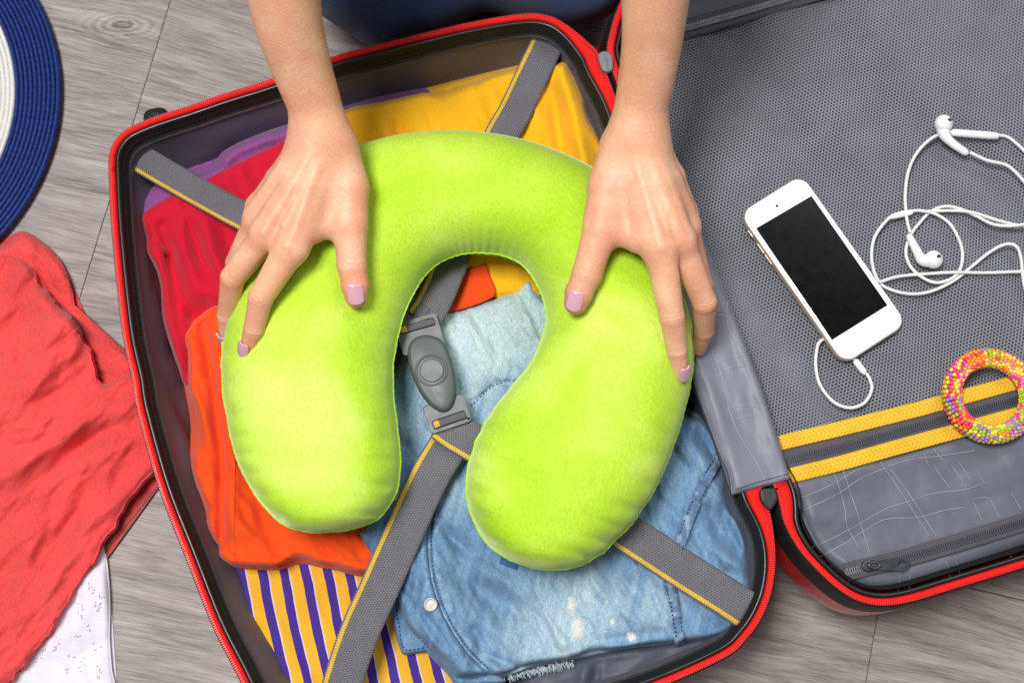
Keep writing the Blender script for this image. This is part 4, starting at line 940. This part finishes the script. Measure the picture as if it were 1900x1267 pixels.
# ------------------------------------------------------------------ phone
PZ = 0.1065
phone = empty('phone', at(1522, 502, PZ)); tag(phone, 'white phone with gold edge and dark screen on the netting', 'phone')
pc = at(1522, 502, PZ)[:2]; pd = at(1522 + 57.4, 502 + 81.9, PZ)[:2] - pc; mpp = np.linalg.norm(pd) / 100; pd /= np.linalg.norm(pd)
pn = np.array([-pd[1], pd[0]])     # to the upper right
PLn, PWd = 343 * mpp / 2, 146 * mpp / 2
def rrect(hl, hw, r, k=10, c=(0, 0)):
    out = []
    for (sx, sy, a0) in ((1, 1, 0), (-1, 1, 90), (-1, -1, 180), (1, -1, 270)):
        for t in np.linspace(a0, a0 + 90, k): out.append((c[0] + sx * (hl - r) + r * math.cos(R(t)), c[1] + sy * (hw - r) + r * math.sin(R(t))))
    P = np.array(out); return pc + P[:, :1] * pd + P[:, 1:] * pn
def stack(name, rings, mat, parent, cap=True, smooth=True):
    n = len(rings[0][0]); v = np.vstack([np.hstack([p, np.full((n, 1), z)]) for p, z in rings])
    f = [(r * n + i, r * n + (i + 1) % n, (r + 1) * n + (i + 1) % n, (r + 1) * n + i) for r in range(len(rings) - 1) for i in range(n)]
    if cap: f.append(tuple((len(rings) - 1) * n + i for i in range(n))); f.append(tuple(range(n))[::-1])
    o = mesh(name, v, f, mat, None, smooth)
    o.parent = parent; o.matrix_parent_inverse = Matrix.Translation(parent.location).inverted(); return o
rc_ = 0.0105
bt = 0.0070
bd = stack('body', [(rrect(PLn - i, PWd - i, rc_ - i), PZ + z) for i, z in ((0.0016, 0.0), (0.0004, 0.0008), (0, 0.002), (0, bt - 0.002), (0.0004, bt - 0.0007), (0.0009, bt - 0.0002))], MT['phone_gold'], phone)
fr_ = stack('front_glass', [(rrect(PLn - i, PWd - i, rc_ - i), PZ + z) for i, z in ((0.0009, bt - 0.0002), (0.0010, bt + 0.0004), (0.0014, bt + 0.0007))], MT['phone_white'], phone)
scr = atv(np.array([(1402.6,424.7),(1505,364.7),(1645.7,566.8),(1543,631)]), PZ + bt)[:, :2]
o = mesh('screen', np.hstack([scr, np.full((4, 1), PZ + bt + 0.0011)]), [(3, 2, 1, 0)], MT['screen'], None, False)
o.parent = fr_
cc_ = at(1441, 383, PZ + bt)
v_ = [(cc_[0] + 0.0009 * math.cos(t), cc_[1] + 0.0009 * math.sin(t), PZ + bt + 0.0011) for t in np.linspace(0, 2 * np.pi, 16, endpoint=False)]
o = mesh('camera_lens', v_, [tuple(range(16))], MT['screen'], None, False); o.parent = fr_
for (u, l) in ((-0.74, 0.0028), (-0.545, 0.0042), (-0.40, 0.0042)):
    m = MB(); c = pc + pd * PLn * u - pn * (PWd + 0.0001)
    m.box((c[0], c[1], PZ + bt * 0.52), np.r_[pd, 0] * l, np.r_[pn, 0] * 0.0005, np.array([0, 0, 0.0010]))
    b_ = m.build('side_button', MT['phone_gold'], None, False); b_.parent = phone; b_.matrix_parent_inverse = Matrix.Translation(phone.location).inverted()

# ------------------------------------------------------------------ wired earphones
EZ = 0.1070
ear = empty('earphones', at(1730, 480, EZ)); tag(ear, 'white wired earphones with tangled cable plugged into the phone', 'earphones')
def e_add(o): o.parent = ear; o.matrix_parent_inverse = Matrix.Translation(ear.location).inverted(); return o
C1 = [(1797,285),(1828,300),(1863,309),(1885,327),(1905,352),(1925,390),(1915,412),(1879,421),(1841,418),(1809,402),(1778,388),(1752,384),(1727,393),(1705,415),(1689,437),(1680,466),(1686,491),(1702,510),(1727,524),(1749,524),(1771,513),(1782,491),(1781,459),(1762,421),(1737,402),(1714,395),(1692,394),(1655,402),(1629,428),(1617,456),(1617,491),(1629,523),(1651,538),(1689,546),(1727,541),(1768,522),(1800,497),(1835,469),(1863,455),(1882,458),(1891,478),(1897,529),(1912,575),(1940,600)]
zc = lambda n, ph: EZ + 0.0022 + 0.0014 * np.sin(np.linspace(0, 14, n) + ph)
def cable(pts, ph, n=260, r=0.00125, zz=None):
    P = catmull(pts, n); X = atv(P, EZ); X[:, 2] = zc(n, ph) if zz is None else zz
    return e_add(tube('cable', X, r, MT['cable'], None, 8))
cable(C1, 0.3, 520)
cable([(1629,526),(1658,516),(1689,511),(1752,508),(1816,507),(1895,506),(1950,509)], 2.0, 160)
cable([(1852,252),(1872,257),(1900,283),(1935,330),(1950,380),(1935,415),(1895,420),(1850,412),(1800,396),(1765,392),(1720,393)], 4.0, 200)
cable([(1770,247),(1740,252),(1715,268),(1692,298),(1681,330),(1679,371),(1680,409),(1686,434)], 1.0, 160)
n_ = 140; cable([(1606,694),(1613,708),(1615,725),(1602,748),(1576,757),(1546,746),(1521,715),(1513,682),(1514,655),(1521,634),(1550,620)], 0, n_, zz=np.r_[np.full(20, PZ + 0.0035), np.linspace(PZ + 0.0035, EZ + 0.0015, 30), np.full(n_ - 50, EZ + 0.0013)])
def rod(name, a, b, z, r, mat, parent=None, taper=1.0, n=10):
    X = atv(resample([a, b], n), z); rr = np.full(n, r); rr[0] *= 0.6; rr[1] *= 0.92; rr[-1] *= 0.55 * taper; rr[-2] *= 0.9 * taper
    X[1] = X[0] + (X[1] - X[0]) * 0.35; X[-2] = X[-1] + (X[-2] - X[-1]) * 0.35
    return tube(name, X, rr, mat, None, 14)
e_add(rod('remote', (1764,246), (1853,253), EZ + 0.003, 0.0029, MT['white_plastic']))
e_add(rod('splitter', (1652,403), (1693,394), EZ + 0.003, 0.0021, MT['white_plastic']))
e_add(rod('plug', (1586,668), (1606,694), PZ + 0.0036, 0.0024, MT['white_plastic'], taper=0.8))
e_add(rod('plug_tip', (1578,656), (1588,671), PZ + 0.0036, 0.0013, MT['snap']))
def bud(head, stem, hz, facing):
    S = catmull(np.array(stem, float), 26); X = atv(S, hz); X[:, 2] = hz + np.linspace(0.004, -0.0015, 26) * 0 + np.linspace(0.0015, -0.0012, 26)
    st_ = e_add(tube('earbud', X, np.r_[np.linspace(0.0055, 0.0036, 9), np.linspace(0.0034, 0.0026, 15), 0.0022, 0.0014], MT['white_plastic'], None, 16))
    c = at(head[0], head[1], hz + 0.003); f = np.array(facing, float); f /= np.linalg.norm(f); q = Vector(f).to_track_quat('Z', 'Y')
    prof = [(0.0, 0.0062), (0.0022, 0.0060), (0.0024, 0.0052), (0.0052, 0.0038), (0.0068, 0.0012), (0.0070, -0.0015), (0.0058, -0.0045), (0.0036, -0.0065), (0.0, -0.0072)]
    v, f_, k = [], [], 22
    for r_, z_ in prof: v += [np.array(c) + np.array(q @ Vector((r_ * math.cos(t), r_ * math.sin(t), z_))) for t in np.linspace(0, 2 * np.pi, k, endpoint=False)]
    for i in range(len(prof) - 1): f_ += [(i * k + j, (i + 1) * k + j, (i + 1) * k + (j + 1) % k, i * k + (j + 1) % k) for j in range(k)]
    h_ = mesh('speaker_head', v, f_, MT['white_plastic']); h_.modifiers.new('s', 'SUBSURF').render_levels = 1; h_.parent = st_
    g = np.array(c) + np.array(q @ Vector((0.0, 0.0, 0.00625)))
    vv = [g + np.array(q @ Vector((0.0013 * math.cos(t), 0.0019 * math.sin(t), 0))) for t in np.linspace(0, 2 * np.pi, 14, endpoint=False)]
    d_ = mesh('grille', vv, [tuple(range(14))], MT['dark_hole'], None, False); d_.parent = st_
bud((1752, 229), [(1748,236),(1752,252),(1768,267),(1797,285)], EZ + 0.0045, (0.35, 0.1, 0.9))
bud((1733, 481), [(1724,484),(1710,482),(1701,466),(1686,434)], EZ + 0.0045, (0.25, 0.1, 0.95))

# ------------------------------------------------------------------ beaded bracelet
BZ = 0.1125
bcen = at(1836, 735, BZ + 0.006); brac = empty('beaded_bracelet', (bcen[0], bcen[1], BZ)); tag(brac, 'stretchy bracelet of multicoloured round beads lying on yellow webbing', 'bracelet')
mp_ = np.linalg.norm(at(1936, 735, BZ + 0.006) - at(1836, 735, BZ + 0.006)) / 100
RM, rm = 71.5 * mp_, 15.0 * mp_
BC = {'orange': (248, 150, 44), 'pink': (238, 60, 124), 'yellow': (240, 216, 84), 'lime': (160, 196, 40), 'violet': (170, 116, 196), 'light_pink': (248, 132, 160), 'red_orange': (246, 86, 60), 'turquoise': (60, 176, 196)}
bead_mesh = {}
for k, c in BC.items():
    bm = bmesh.new(); bmesh.ops.create_icosphere(bm, subdivisions=2, radius=0.0016); me = bpy.data.meshes.new('bead')
    bm.to_mesh(me); bm.free(); me.polygons.foreach_set('use_smooth', [True] * len(me.polygons)); me.materials.append(plain('bead_' + k, lin(*c), 0.32, 0.5, var=0.04)); bead_mesh[k] = me
rb = random.Random(4); beads = []
nring = 64
pal = [['orange','yellow','pink'],['pink','light_pink','yellow'],['orange','orange','red_orange'],['lime','orange','yellow'],['orange','light_pink','yellow'],['pink','yellow','light_pink'],['lime','yellow','orange'],['pink','yellow','lime'],['violet','lime','light_pink'],['orange','lime','yellow'],['lime','violet','yellow'],['pink','orange','red_orange'],['pink','lime','violet']]
for i in range(nring):
    pa = pal[int(i / nring * len(pal)) % len(pal)]; cnt = 14
    for j in range(cnt):
        th = 2 * np.pi * i / nring + rb.uniform(-0.012, 0.012); ph = 2 * np.pi * (j + 0.5 * (i % 2)) / cnt
        rr = RM + rm * math.cos(ph); z = BZ + 0.0075 + rm * math.sin(ph)
        p = np.array([rr * math.cos(-th + math.pi), rr * math.sin(-th + math.pi), z - BZ])
        if math.sin(ph) < -0.35 or (math.cos(ph) < -0.8 and j % 2): pass
        beads.append((math.sin(ph), p, pa[(j + rb.randrange(2) * (i % 3 == 0)) % 3] if rb.random() > 0.12 else rb.choice(list(BC)[:6])))
def px_of(p):
    d = np.array(p) - CAM; y = d[1] * CT + d[2] * ST; z = -(-d[1] * ST + d[2] * CT); z = d[1] * ST - d[2] * CT
    return 950 + FPX * d[0] / z, 633.5 - FPX * y / z
vis, rest = [], []
for b in beads:
    x, y = px_of(b[1] + np.array([bcen[0], bcen[1], BZ]))
    (vis if (b[0] > 0.12 and x < 1900) else rest).append(b)
vis.sort(key=lambda b: -b[0]); rest += vis[296:]; vis = vis[:296]
for b in vis:
    o = bpy.data.objects.new('bead', bead_mesh[b[2]]); COL.objects.link(o); o.parent = brac; o.location = b[1]
mats = list(BC); bm = bmesh.new(); me = bpy.data.meshes.new('far_beads')
for k in mats: me.materials.append(bead_mesh[k].materials[0])
for b in rest:
    r_ = bmesh.ops.create_icosphere(bm, subdivisions=1, radius=0.00158, matrix=Matrix.Translation(b[1]))
    for v in r_['verts']:
        for fc in v.link_faces: fc.material_index = mats.index(b[2]); fc.smooth = True
bm.to_mesh(me); bm.free(); o = bpy.data.objects.new('bead_lining', me); COL.objects.link(o); o.parent = brac; o['kind'] = 'stuff'
# ------------------------------------------------------------------ person: hands and forearms as one smooth-blended surface
def smin(a, b, k):
    h = np.maximum(k - np.abs(a - b), 0) / k; return np.minimum(a, b) - h * h * k * 0.25
def cone(P, a, b, ra, rb, flat=1.0, nrm=None):
    a, b = np.asarray(a, np.float32), np.asarray(b, np.float32); ab = b - a; P = P.astype(np.float32, copy=False)
    v = P - a; h = np.clip((v @ ab) / (ab @ ab + np.float32(1e-12)), 0, 1)
    v -= h[:, None] * ab
    return np.sqrt(np.einsum('ij,ij->i', v, v)) - (np.float32(ra) + np.float32(rb - ra) * h)
class Hand:
    def __init__(s, arm, mets, fingers, thumb, web, palm, wr, extra=()):
        g = lambda L: [(V3(p[:3]), p[3]) for p in L]
        s.arm = g(arm); A_ = catmull(np.array([np.r_[p, r] for p, r in s.arm]), 26); s.arm = [(a[:3], a[3]) for a in A_]; s.mets = [g(m) for m in mets]; s.fingers = [[(p, r * k) for (p, r), k in zip(g(f), (0.98, 0.95, 0.93, 0.87))] for f in fingers]; s.thumb = g(thumb); s.web = [g(w_) for w_ in web]; s.palm = g(palm); s.extra = [g(e) for e in extra]
        s.wr = []
        cv_ = CAM / np.linalg.norm(CAM); s.tend = [(cv_, 0.0021), (cv_, 0.0021), (cv_, 0.0017), (cv_, 0.0012)]; s.veins = []
        for (i, j, t0, t1) in ((0, 1, 0.25, 0.8), (1, 2, 0.15, 0.75)):
            A, B = s.mets[i], s.mets[j]; mid = [((A[k][0] + B[k][0]) / 2, (A[k][1] + B[k][1]) / 2) for k in range(3)]
            pl = np.array([p + cv_ * (r * 0.86) for p, r in mid]); pl = catmull(pl, 9); w_ = np.sin(np.arange(9) * 1.3 + i)[:, None] * np.array([0.0012, 0.0006, 0])
            s.veins.append([(p, 0.0011) for p in (pl + w_)[1:8]])
        for (chain, idx, amp, off) in wr:
            c = s.fingers[chain] if chain >= 0 else s.thumb
            p = c[idx][0]; d = c[min(idx + 1, len(c) - 1)][0] - c[idx - 1][0]; d /= np.linalg.norm(d)
            s.wr.append((p + d * off, d, c[idx][1], amp))
        s.bone = [(c[i][0], c[i][1]) for c in s.fingers + [s.thumb] for i in range(1, len(c))] + [(f[0][0], f[0][1]) for f in s.fingers]
        s.tips = [c[-1][0] for c in s.fingers + [s.thumb]]
    def chain(s, P, c, k):
        d = None
        for (a, ra), (b, rb) in zip(c[:-1], c[1:]):
            q = cone(P, a, b, ra, rb); d = q if d is None else smin(d, q, k)
        return d
    def f(s, P, detail=False):
        d = s.chain(P, s.arm, 0.0015)
        pm = None
        for m in s.mets:
            q = s.chain(P, m, 0.002); pm = q if pm is None else smin(pm, q, 0.006)
        for i in range(0, len(s.palm), 2):
            q = cone(P, s.palm[i][0], s.palm[i + 1][0], s.palm[i][1], s.palm[i + 1][1]); pm = smin(pm, q, 0.012)
        d = smin(d, pm, 0.016)
        t = s.chain(P, s.thumb, 0.002)
        for w_ in s.web: t = smin(t, cone(P, w_[0][0], w_[1][0], w_[0][1], w_[1][1]), 0.012)
        d = smin(d, t, 0.010)
        fs = None
        for c in s.fingers:
            q = s.chain(P, c, 0.0012)
            fs = q if fs is None else smin(fs, q, 0.0022)
        d = smin(d, fs, 0.0055)
        for e in s.extra: d = smin(d, s.chain(P, e, 0.004), 0.008)
        for m, (up, tr) in zip(s.mets, s.tend):
            q = None
            for (a, ra), (b, rb) in zip(m[:-1], m[1:]):
                c_ = cone(P, a + up * (ra * 0.88), b + up * (rb * 0.88), tr * 0.8, tr); q = c_ if q is None else np.minimum(q, c_)
            d = smin(d, q, 0.004)
        for v_ in s.veins: d = smin(d, s.chain(P, v_, 0.001), 0.003)
        if detail:
            for (p, a, r, amp) in s.wr:
                v = P - p; sax = v @ a; lat = np.linalg.norm(v - np.outer(sax, a), axis=1)
                q_ = v - np.outer(sax, a); m = np.exp(-(lat / (r * 1.5)) ** 4) * smooth01((q_[:, 2] / r - 0.15) / 0.7) * (0.65 + 0.35 * np.sin(P[:, 0] * 1500 + P[:, 1] * 900))
                for o_, k_ in ((-0.0030, 0.5), (-0.0010, 1.0), (0.0011, 0.8)):
                    wob = 0.0004 * np.sin(lat * 900 + o_ * 4000)
                    d = d + amp * k_ * m * np.exp(-((sax - o_ + wob) / 0.0006) ** 2)
        return d
def surface_nets(fn, lo, hi, h, blk=6):
    lo = np.asarray(lo, float); n = np.ceil((np.asarray(hi) - lo) / h / blk).astype(int) * blk + 1
    ax = [lo[k] + h * np.arange(n[k]) for k in range(3)]
    cx = [a[::blk] for a in ax]; G = np.stack(np.meshgrid(*cx, indexing='ij'), -1)
    cs = G.shape[:3]; cf = fn(G.reshape(-1, 3)).reshape(cs)
    F = np.full(n, 1.0, np.float32)
    thr = blk * h * 1.9
    nb = [c - 1 for c in cs]
    mn = np.full(nb, 9.0); mx = np.full(nb, -9.0)
    for dx in (0, 1):
        for dy in (0, 1):
            for dz in (0, 1):
                q = cf[dx:dx + nb[0], dy:dy + nb[1], dz:dz + nb[2]]; mn = np.minimum(mn, q); mx = np.maximum(mx, q)
    inside = mx < -thr * 0.5
    act = (mn < thr) & ~inside
    r = np.arange(blk + 1); pts = []; ids = []
    for (i, j, k) in np.argwhere(inside): F[i * blk:(i + 1) * blk + 1, j * blk:(j + 1) * blk + 1, k * blk:(k + 1) * blk + 1] = -1
    A = np.argwhere(act)
    if len(A):
        B = np.stack(np.meshgrid(r, r, r, indexing='ij'), -1).reshape(-1, 3)
        for c0 in range(0, len(A), 400):
            I = (A[c0:c0 + 400, None] * blk + B[None]).reshape(-1, 3)
            F[I[:, 0], I[:, 1], I[:, 2]] = fn(lo + I * h)
    s = F < 0
    acc = np.zeros([m - 1 for m in n] + [3], np.float32); cnt = np.zeros([m - 1 for m in n], np.float32)
    offs = [(a, b, c) for a in (0, 1) for b in (0, 1) for c in (0, 1)]
    sl = lambda o: tuple(slice(o[k], o[k] + n[k] - 1) for k in range(3))
    for o1 in offs:
        for k in range(3):
            if o1[k]: continue
            o2 = list(o1); o2[k] = 1; f1, f2 = F[sl(o1)], F[sl(o2)]
            cr = s[sl(o1)] != s[sl(o2)]
            t = np.where(cr, f1 / np.where(cr, f1 - f2, 1), 0)
            cnt += cr
            for q in range(3): acc[..., q] += np.where(cr, o1[q] + (t if q == k else 0), 0)
    cells = cnt > 0; idx = -np.ones(cells.shape, int); idx[cells] = np.arange(cells.sum())
    W = np.argwhere(cells); V = lo + h * (W + acc[cells] / cnt[cells][:, None])
    faces = []
    for k in range(3):
        a, b = (k + 1) % 3, (k + 2) % 3
        m = [slice(None)] * 3; m2 = [slice(None)] * 3; m[k] = slice(0, n[k] - 1); m2[k] = slice(1, n[k])
        E = np.argwhere(s[tuple(m)] != s[tuple(m2)])
        E = E[(E[:, a] > 0) & (E[:, b] > 0) & (E[:, a] < n[a] - 1) & (E[:, b] < n[b] - 1)]
        neg = s[E[:, 0], E[:, 1], E[:, 2]]
        def g(da, db):
            q = E.copy(); q[:, a] -= da; q[:, b] -= db; return idx[q[:, 0], q[:, 1], q[:, 2]]
        Q = np.stack([g(1, 1), g(0, 1), g(0, 0), g(1, 0)], 1)
        Q = np.where(neg[:, None], Q, Q[:, ::-1]); faces.append(Q)
    return V, np.vstack(faces)
def project(fn, V, F, it=2):
    for _ in range(it):
        n = np.cross(V[F[:, 2]] - V[F[:, 0]], V[F[:, 3]] - V[F[:, 1]]); g = np.zeros_like(V)
        for k in range(4):
            for q in range(3): g[:, q] += np.bincount(F[:, k], n[:, q], len(V))
        g /= np.linalg.norm(g, axis=1)[:, None] + 1e-12
        V = V - g * np.clip(fn(V), -0.001, 0.001)[:, None]
    return V
def subdivide(V, F):
    E = np.sort(np.concatenate([F[:, [i, (i + 1) % 4]] for i in range(4)]), 1); key = E[:, 0].astype(np.int64) * len(V) + E[:, 1]
    uq, first, inv = np.unique(key, return_index=True, return_inverse=True)
    em = (V[E[first, 0]] + V[E[first, 1]]) / 2; m = len(F); nv, ne = len(V), len(uq)
    fc = V[F].mean(1); e = (inv + nv).reshape(4, m).T; c = np.arange(m) + nv + ne
    Q = np.concatenate([np.stack([F[:, i], e[:, i], c, e[:, (i - 1) % 4]], 1) for i in range(4)])
    return np.vstack([V, em, fc]), Q

hl = Hand(
    arm=[(515,-230,0.340,0.031),(522,-130,0.316,0.0270),(528,0,0.286,0.0218),(551,100,0.258,0.0193),(582,190,0.233,0.0172),(594,245,0.222,0.0172)],
    mets=[[(612,262,0.221,0.0105),(580,350,0.2185,0.0105),(541,458,0.2135,0.0112)], [(598,258,0.223,0.011),(550,345,0.2195,0.0108),(496,432,0.2100,0.0108)], [(584,258,0.220,0.011),(525,342,0.2100,0.0105),(481,404,0.1965,0.0098)], [(573,262,0.214,0.0105),(520,335,0.199,0.0098),(483,386,0.1835,0.0095)]],
    fingers=[[(541,458,0.2135,0.0108),(484,552,0.2015,0.0086),(471,610,0.1890,0.0073),(459,648,0.1775,0.0060)],
             [(496,432,0.2090,0.0104),(432,515,0.1870,0.0086),(422,585,0.1590,0.0074),(421,628,0.1400,0.0060)],
             [(481,404,0.1960,0.0096),(440,488,0.1690,0.0082),(432,545,0.1420,0.0072),(432,580,0.125,0.006)],
             [(483,386,0.1830,0.0092),(462,440,0.1550,0.0074),(455,480,0.132,0.0066)]],
    thumb=[(630,282,0.2140,0.0130),(648,350,0.2120,0.0125),(650,415,0.2085,0.0112),(653,492,0.2010,0.0096),(659,530,0.1965,0.0088),(661,550,0.1935,0.0076)],
    web=[[(640,395,0.2040,0.0085),(585,425,0.2070,0.0085)], [(634,340,0.206,0.012),(590,360,0.208,0.012)]],
    palm=[(590,300,0.208,0.014),(560,380,0.203,0.014), (560,380,0.203,0.013),(510,400,0.195,0.012)],
    wr=[(-1, 3, 0.0007, -0.0005), (0, 1, 0.0005, 0), (0, 2, 0.0004, 0), (1, 1, 0.0005, 0)])
hr = Hand(
    arm=[(1222,-230,0.340,0.031),(1220,-130,0.316,0.0258),(1216,0,0.286,0.0204),(1207,100,0.258,0.0183),(1192,190,0.233,0.0172),(1184,245,0.222,0.0174)],
    mets=[[(1166,262,0.221,0.0105),(1192,350,0.2185,0.0108),(1224,460,0.2135,0.0112)], [(1180,258,0.223,0.011),(1222,345,0.2190,0.0108),(1260,446,0.2095,0.0106)], [(1194,258,0.220,0.011),(1238,342,0.2095,0.0105),(1270,422,0.1960,0.0098)], [(1206,262,0.214,0.0105),(1244,330,0.199,0.0098),(1268,398,0.1820,0.0092)]],
    fingers=[[(1224,460,0.2135,0.0108),(1247,588,0.2010,0.0086),(1256,650,0.1860,0.0072),(1263,693,0.1735,0.0060)],
             [(1260,446,0.2090,0.0102),(1307,560,0.1850,0.0086),(1306,612,0.1570,0.0074),(1297,646,0.1360,0.0060)],
             [(1270,422,0.1955,0.0095),(1302,528,0.1690,0.0080),(1304,580,0.1420,0.0070),(1300,606,0.126,0.006)],
             [(1268,398,0.1815,0.0090),(1290,470,0.1550,0.0074),(1296,512,0.132,0.0064)]],
    thumb=[(1148,282,0.2140,0.0130),(1128,350,0.2120,0.0125),(1114,425,0.2085,0.0114),(1090,506,0.2010,0.0098),(1074,544,0.1965,0.0089),(1068,562,0.1935,0.0077)],
    web=[[(1122,405,0.2040,0.0085),(1180,445,0.2070,0.0085)], [(1136,345,0.206,0.012),(1180,365,0.208,0.012)]],
    palm=[(1180,300,0.208,0.014),(1212,380,0.203,0.014), (1212,380,0.203,0.013),(1250,400,0.193,0.012)],
    wr=[(-1, 3, 0.0007, -0.0005), (0, 1, 0.0005, 0), (0, 2, 0.0004, 0), (1, 1, 0.0005, 0)])
person = empty('person', at(850, -250, 0)); tag(person, 'person kneeling in dark jeans, both bare hands holding the green pillow', 'person')
def p_add(o): o.parent = person; o.matrix_parent_inverse = Matrix.Translation(person.location).inverted(); return o
def box_of(h_):
    pts = np.array([p for p, r in h_.arm + h_.thumb] + [p for c in h_.fingers + h_.mets for p, r in c]); rr = 0.045
    lo, hi = pts.min(0) - 0.02, pts.max(0) + 0.02; hi[1] += 0.025; hi[2] += 0.02; lo[0] -= 0.025; hi[0] += 0.025; return lo, hi
SK = np.array(lin(224, 167, 134)[:3]); SKR = np.array(lin(220, 134, 112)[:3]); SKL = np.array(lin(234, 190, 160)[:3])
VV, FF, CC = [], [], []; base_n = 0
for hnd in (hl, hr):
    lo, hi = box_of(hnd)
    V, F = surface_nets(lambda P: hnd.f(P), lo, hi, 0.0015)
    V, F = subdivide(V, F); V = project(lambda P: hnd.f(P, True), V, F, 2)
    c = np.tile(SK, (len(V), 1))
    red_ = np.zeros(len(V))
    for (p, r) in hnd.bone: red_ += 0.34 * np.exp(-(((V - p) ** 2).sum(1)) / (1.5 * r) ** 2)
    for p in hnd.tips: red_ += 0.5 * np.exp(-(((V - p) ** 2).sum(1)) / 0.012 ** 2)
    red_ += 0.28 * fbm(V[:, 0] * 60 + V[:, 2] * 40, V[:, 1] * 60, 3)
    lite = np.clip(0.55 * fbm(V[:, 0] * 45 + 9, V[:, 1] * 45 + V[:, 2] * 30, 3), 0, 0.5)[:, None]
    red_ = np.clip(red_, 0, 0.85)[:, None]
    c = c * (1 - red_) + SKR * red_; c = c * (1 - lite) + SKL * lite
    VV.append(V); FF.append(F + base_n); CC.append(c); base_n += len(V)
body = p_add(mesh('body', np.vstack(VV), np.vstack(FF), MT['skin'], None, True, None, np.vstack(CC)))
tag(body, 'bare forearms and hands')

def nail(tip, prev, nrm, r, length, width, back=-0.0006, grow=0.0018):
    """curved plate sitting on the last joint; nrm points out of the nail"""
    t = np.array(V3(tip), float); a = t - np.array(V3(prev), float); a /= np.linalg.norm(a)
    n = np.array(nrm, float); n -= a * (n @ a); n /= np.linalg.norm(n); b = np.cross(a, n)
    nu, nv = 15, 13; top = []; R_ = r * 1.06
    for i in range(nu):
        u = i / (nu - 1)
        R_ = r * 1.03 + grow * (1 - u) + 0.0004
        wk = math.sqrt(max(1 - (1 - min(u / 0.30, 1)) ** 2, 0)) * 0.42 + 0.58 if u < 0.3 else 1.0
        wk *= (1 if u < 0.82 else math.sqrt(max(1 - ((u - 0.82) / 0.18 * 0.80) ** 2, 0.0)))
        for j in range(nv):
            x = (j / (nv - 1) - 0.5) * 2; ang = x * wk * width / R_
            sag = 0.0004 * (u - 0.5) ** 2 * 4
            top.append(t + a * (back + length * (u - 0.62) - 0.0010 * x * x * (1 if u < 0.3 else 0.5)) + n * (R_ * math.cos(ang) - sag - 0.0004 * u) + b * R_ * math.sin(ang))
    top = np.array(top); bot = top - n * 0.0012; k = nu * nv
    f = []
    for i in range(nu - 1):
        for j in range(nv - 1):
            q = i * nv + j; f.append((q, q + 1, q + nv + 1, q + nv)); f.append((k + q, k + q + nv, k + q + nv + 1, k + q + 1))
    rim = [i for i in range(nv)] + [i * nv + nv - 1 for i in range(1, nu)] + [(nu - 1) * nv + j for j in range(nv - 2, -1, -1)] + [i * nv for i in range(nu - 2, 0, -1)]
    for p_, q in zip(rim, rim[1:] + rim[:1]): f.append((p_, k + p_, k + q, q))
    bmn = mesh('fingernail', np.vstack([top, bot]), f, MT['nail']); p_add(bmn); return bmn
nail((661,550,0.1935), (657,512,0.199), (0.12, -0.25, 1), 0.0078, 0.0134, 0.0055)
nail((459,648,0.1775), (469,612,0.1885), (-0.50, -0.45, 0.9), 0.0061, 0.0115, 0.0046)
nail((421,628,0.1400), (422,590,0.157), (-0.75, -0.9, 0.35), 0.0061, 0.0110, 0.0048)
nail((1068,562,0.1935), (1078,528,0.199), (-0.18, -0.25, 1), 0.0079, 0.0136, 0.0056)
nail((1263,693,0.1735), (1257,655,0.1850), (0.55, -0.45, 0.85), 0.0061, 0.0115, 0.0046)

# kneeling legs in dark jeans and an unseen torso, added above to shade the knees
KN = [at(735, -70, 0.06), at(1040, -100, 0.06)]
def legs(P):
    d = None
    for k, sx in zip(KN, (-1, 1)):
        hip = np.array([k[0] * 0.55, k[1] + 0.40, 0.24])
        q = cone(P, k + np.array([0, 0, 0.035]), hip, 0.078, 0.098)
        q = smin(q, cone(P, k + np.array([0, 0, 0.0]), k + np.array([0.0, 0.36, -0.005]), 0.060, 0.048), 0.03)
        d = q if d is None else smin(d, q, 0.03)
    d = smin(d, cone(P, [-0.1, KN[0][1] + 0.44, 0.27], [0.1, KN[0][1] + 0.44, 0.27], 0.12, 0.12), 0.06)
    d = d + 0.0022 * np.sin(P[:, 1] * 55 + 3 * np.sin(P[:, 0] * 30) + P[:, 2] * 60)
    return np.maximum(d, 0.001 - P[:, 2])
c_ = np.mean(KN, 0)
V, F = surface_nets(legs, (c_[0] - 0.30, c_[1] - 0.12, -0.006), (c_[0] + 0.30, c_[1] + 0.62, 0.45), 0.006)
p_add(mesh('jeans', V, F, MT['jeans']))
def torso(P):
    y0 = KN[0][1]
    d = cone(P, [0.0, y0 + 0.44, 0.33], [0.0, y0 + 0.30, 0.66], 0.125, 0.115)
    d = smin(d, cone(P, [-0.15, y0 + 0.27, 0.70], [0.15, y0 + 0.27, 0.70], 0.062, 0.062), 0.08)
    for h_, sx in ((hl, -1), (hr, 1)):
        e = h_.arm[0][0]; f_ = h_.arm[3][0]; d = smin(d, cone(P, [sx * 0.16, y0 + 0.27, 0.69], e, 0.058, 0.046), 0.03); d = smin(d, cone(P, e, f_, 0.046, 0.041), 0.02)
    return d
V, F = surface_nets(torso, (-0.36, min(h_.arm[3][0][1] for h_ in (hl, hr)) - 0.07, 0.2), (0.36, c_[1] + 0.62, 0.84), 0.008)
p_add(mesh('unseen_torso', V, F, MT['shirt']))
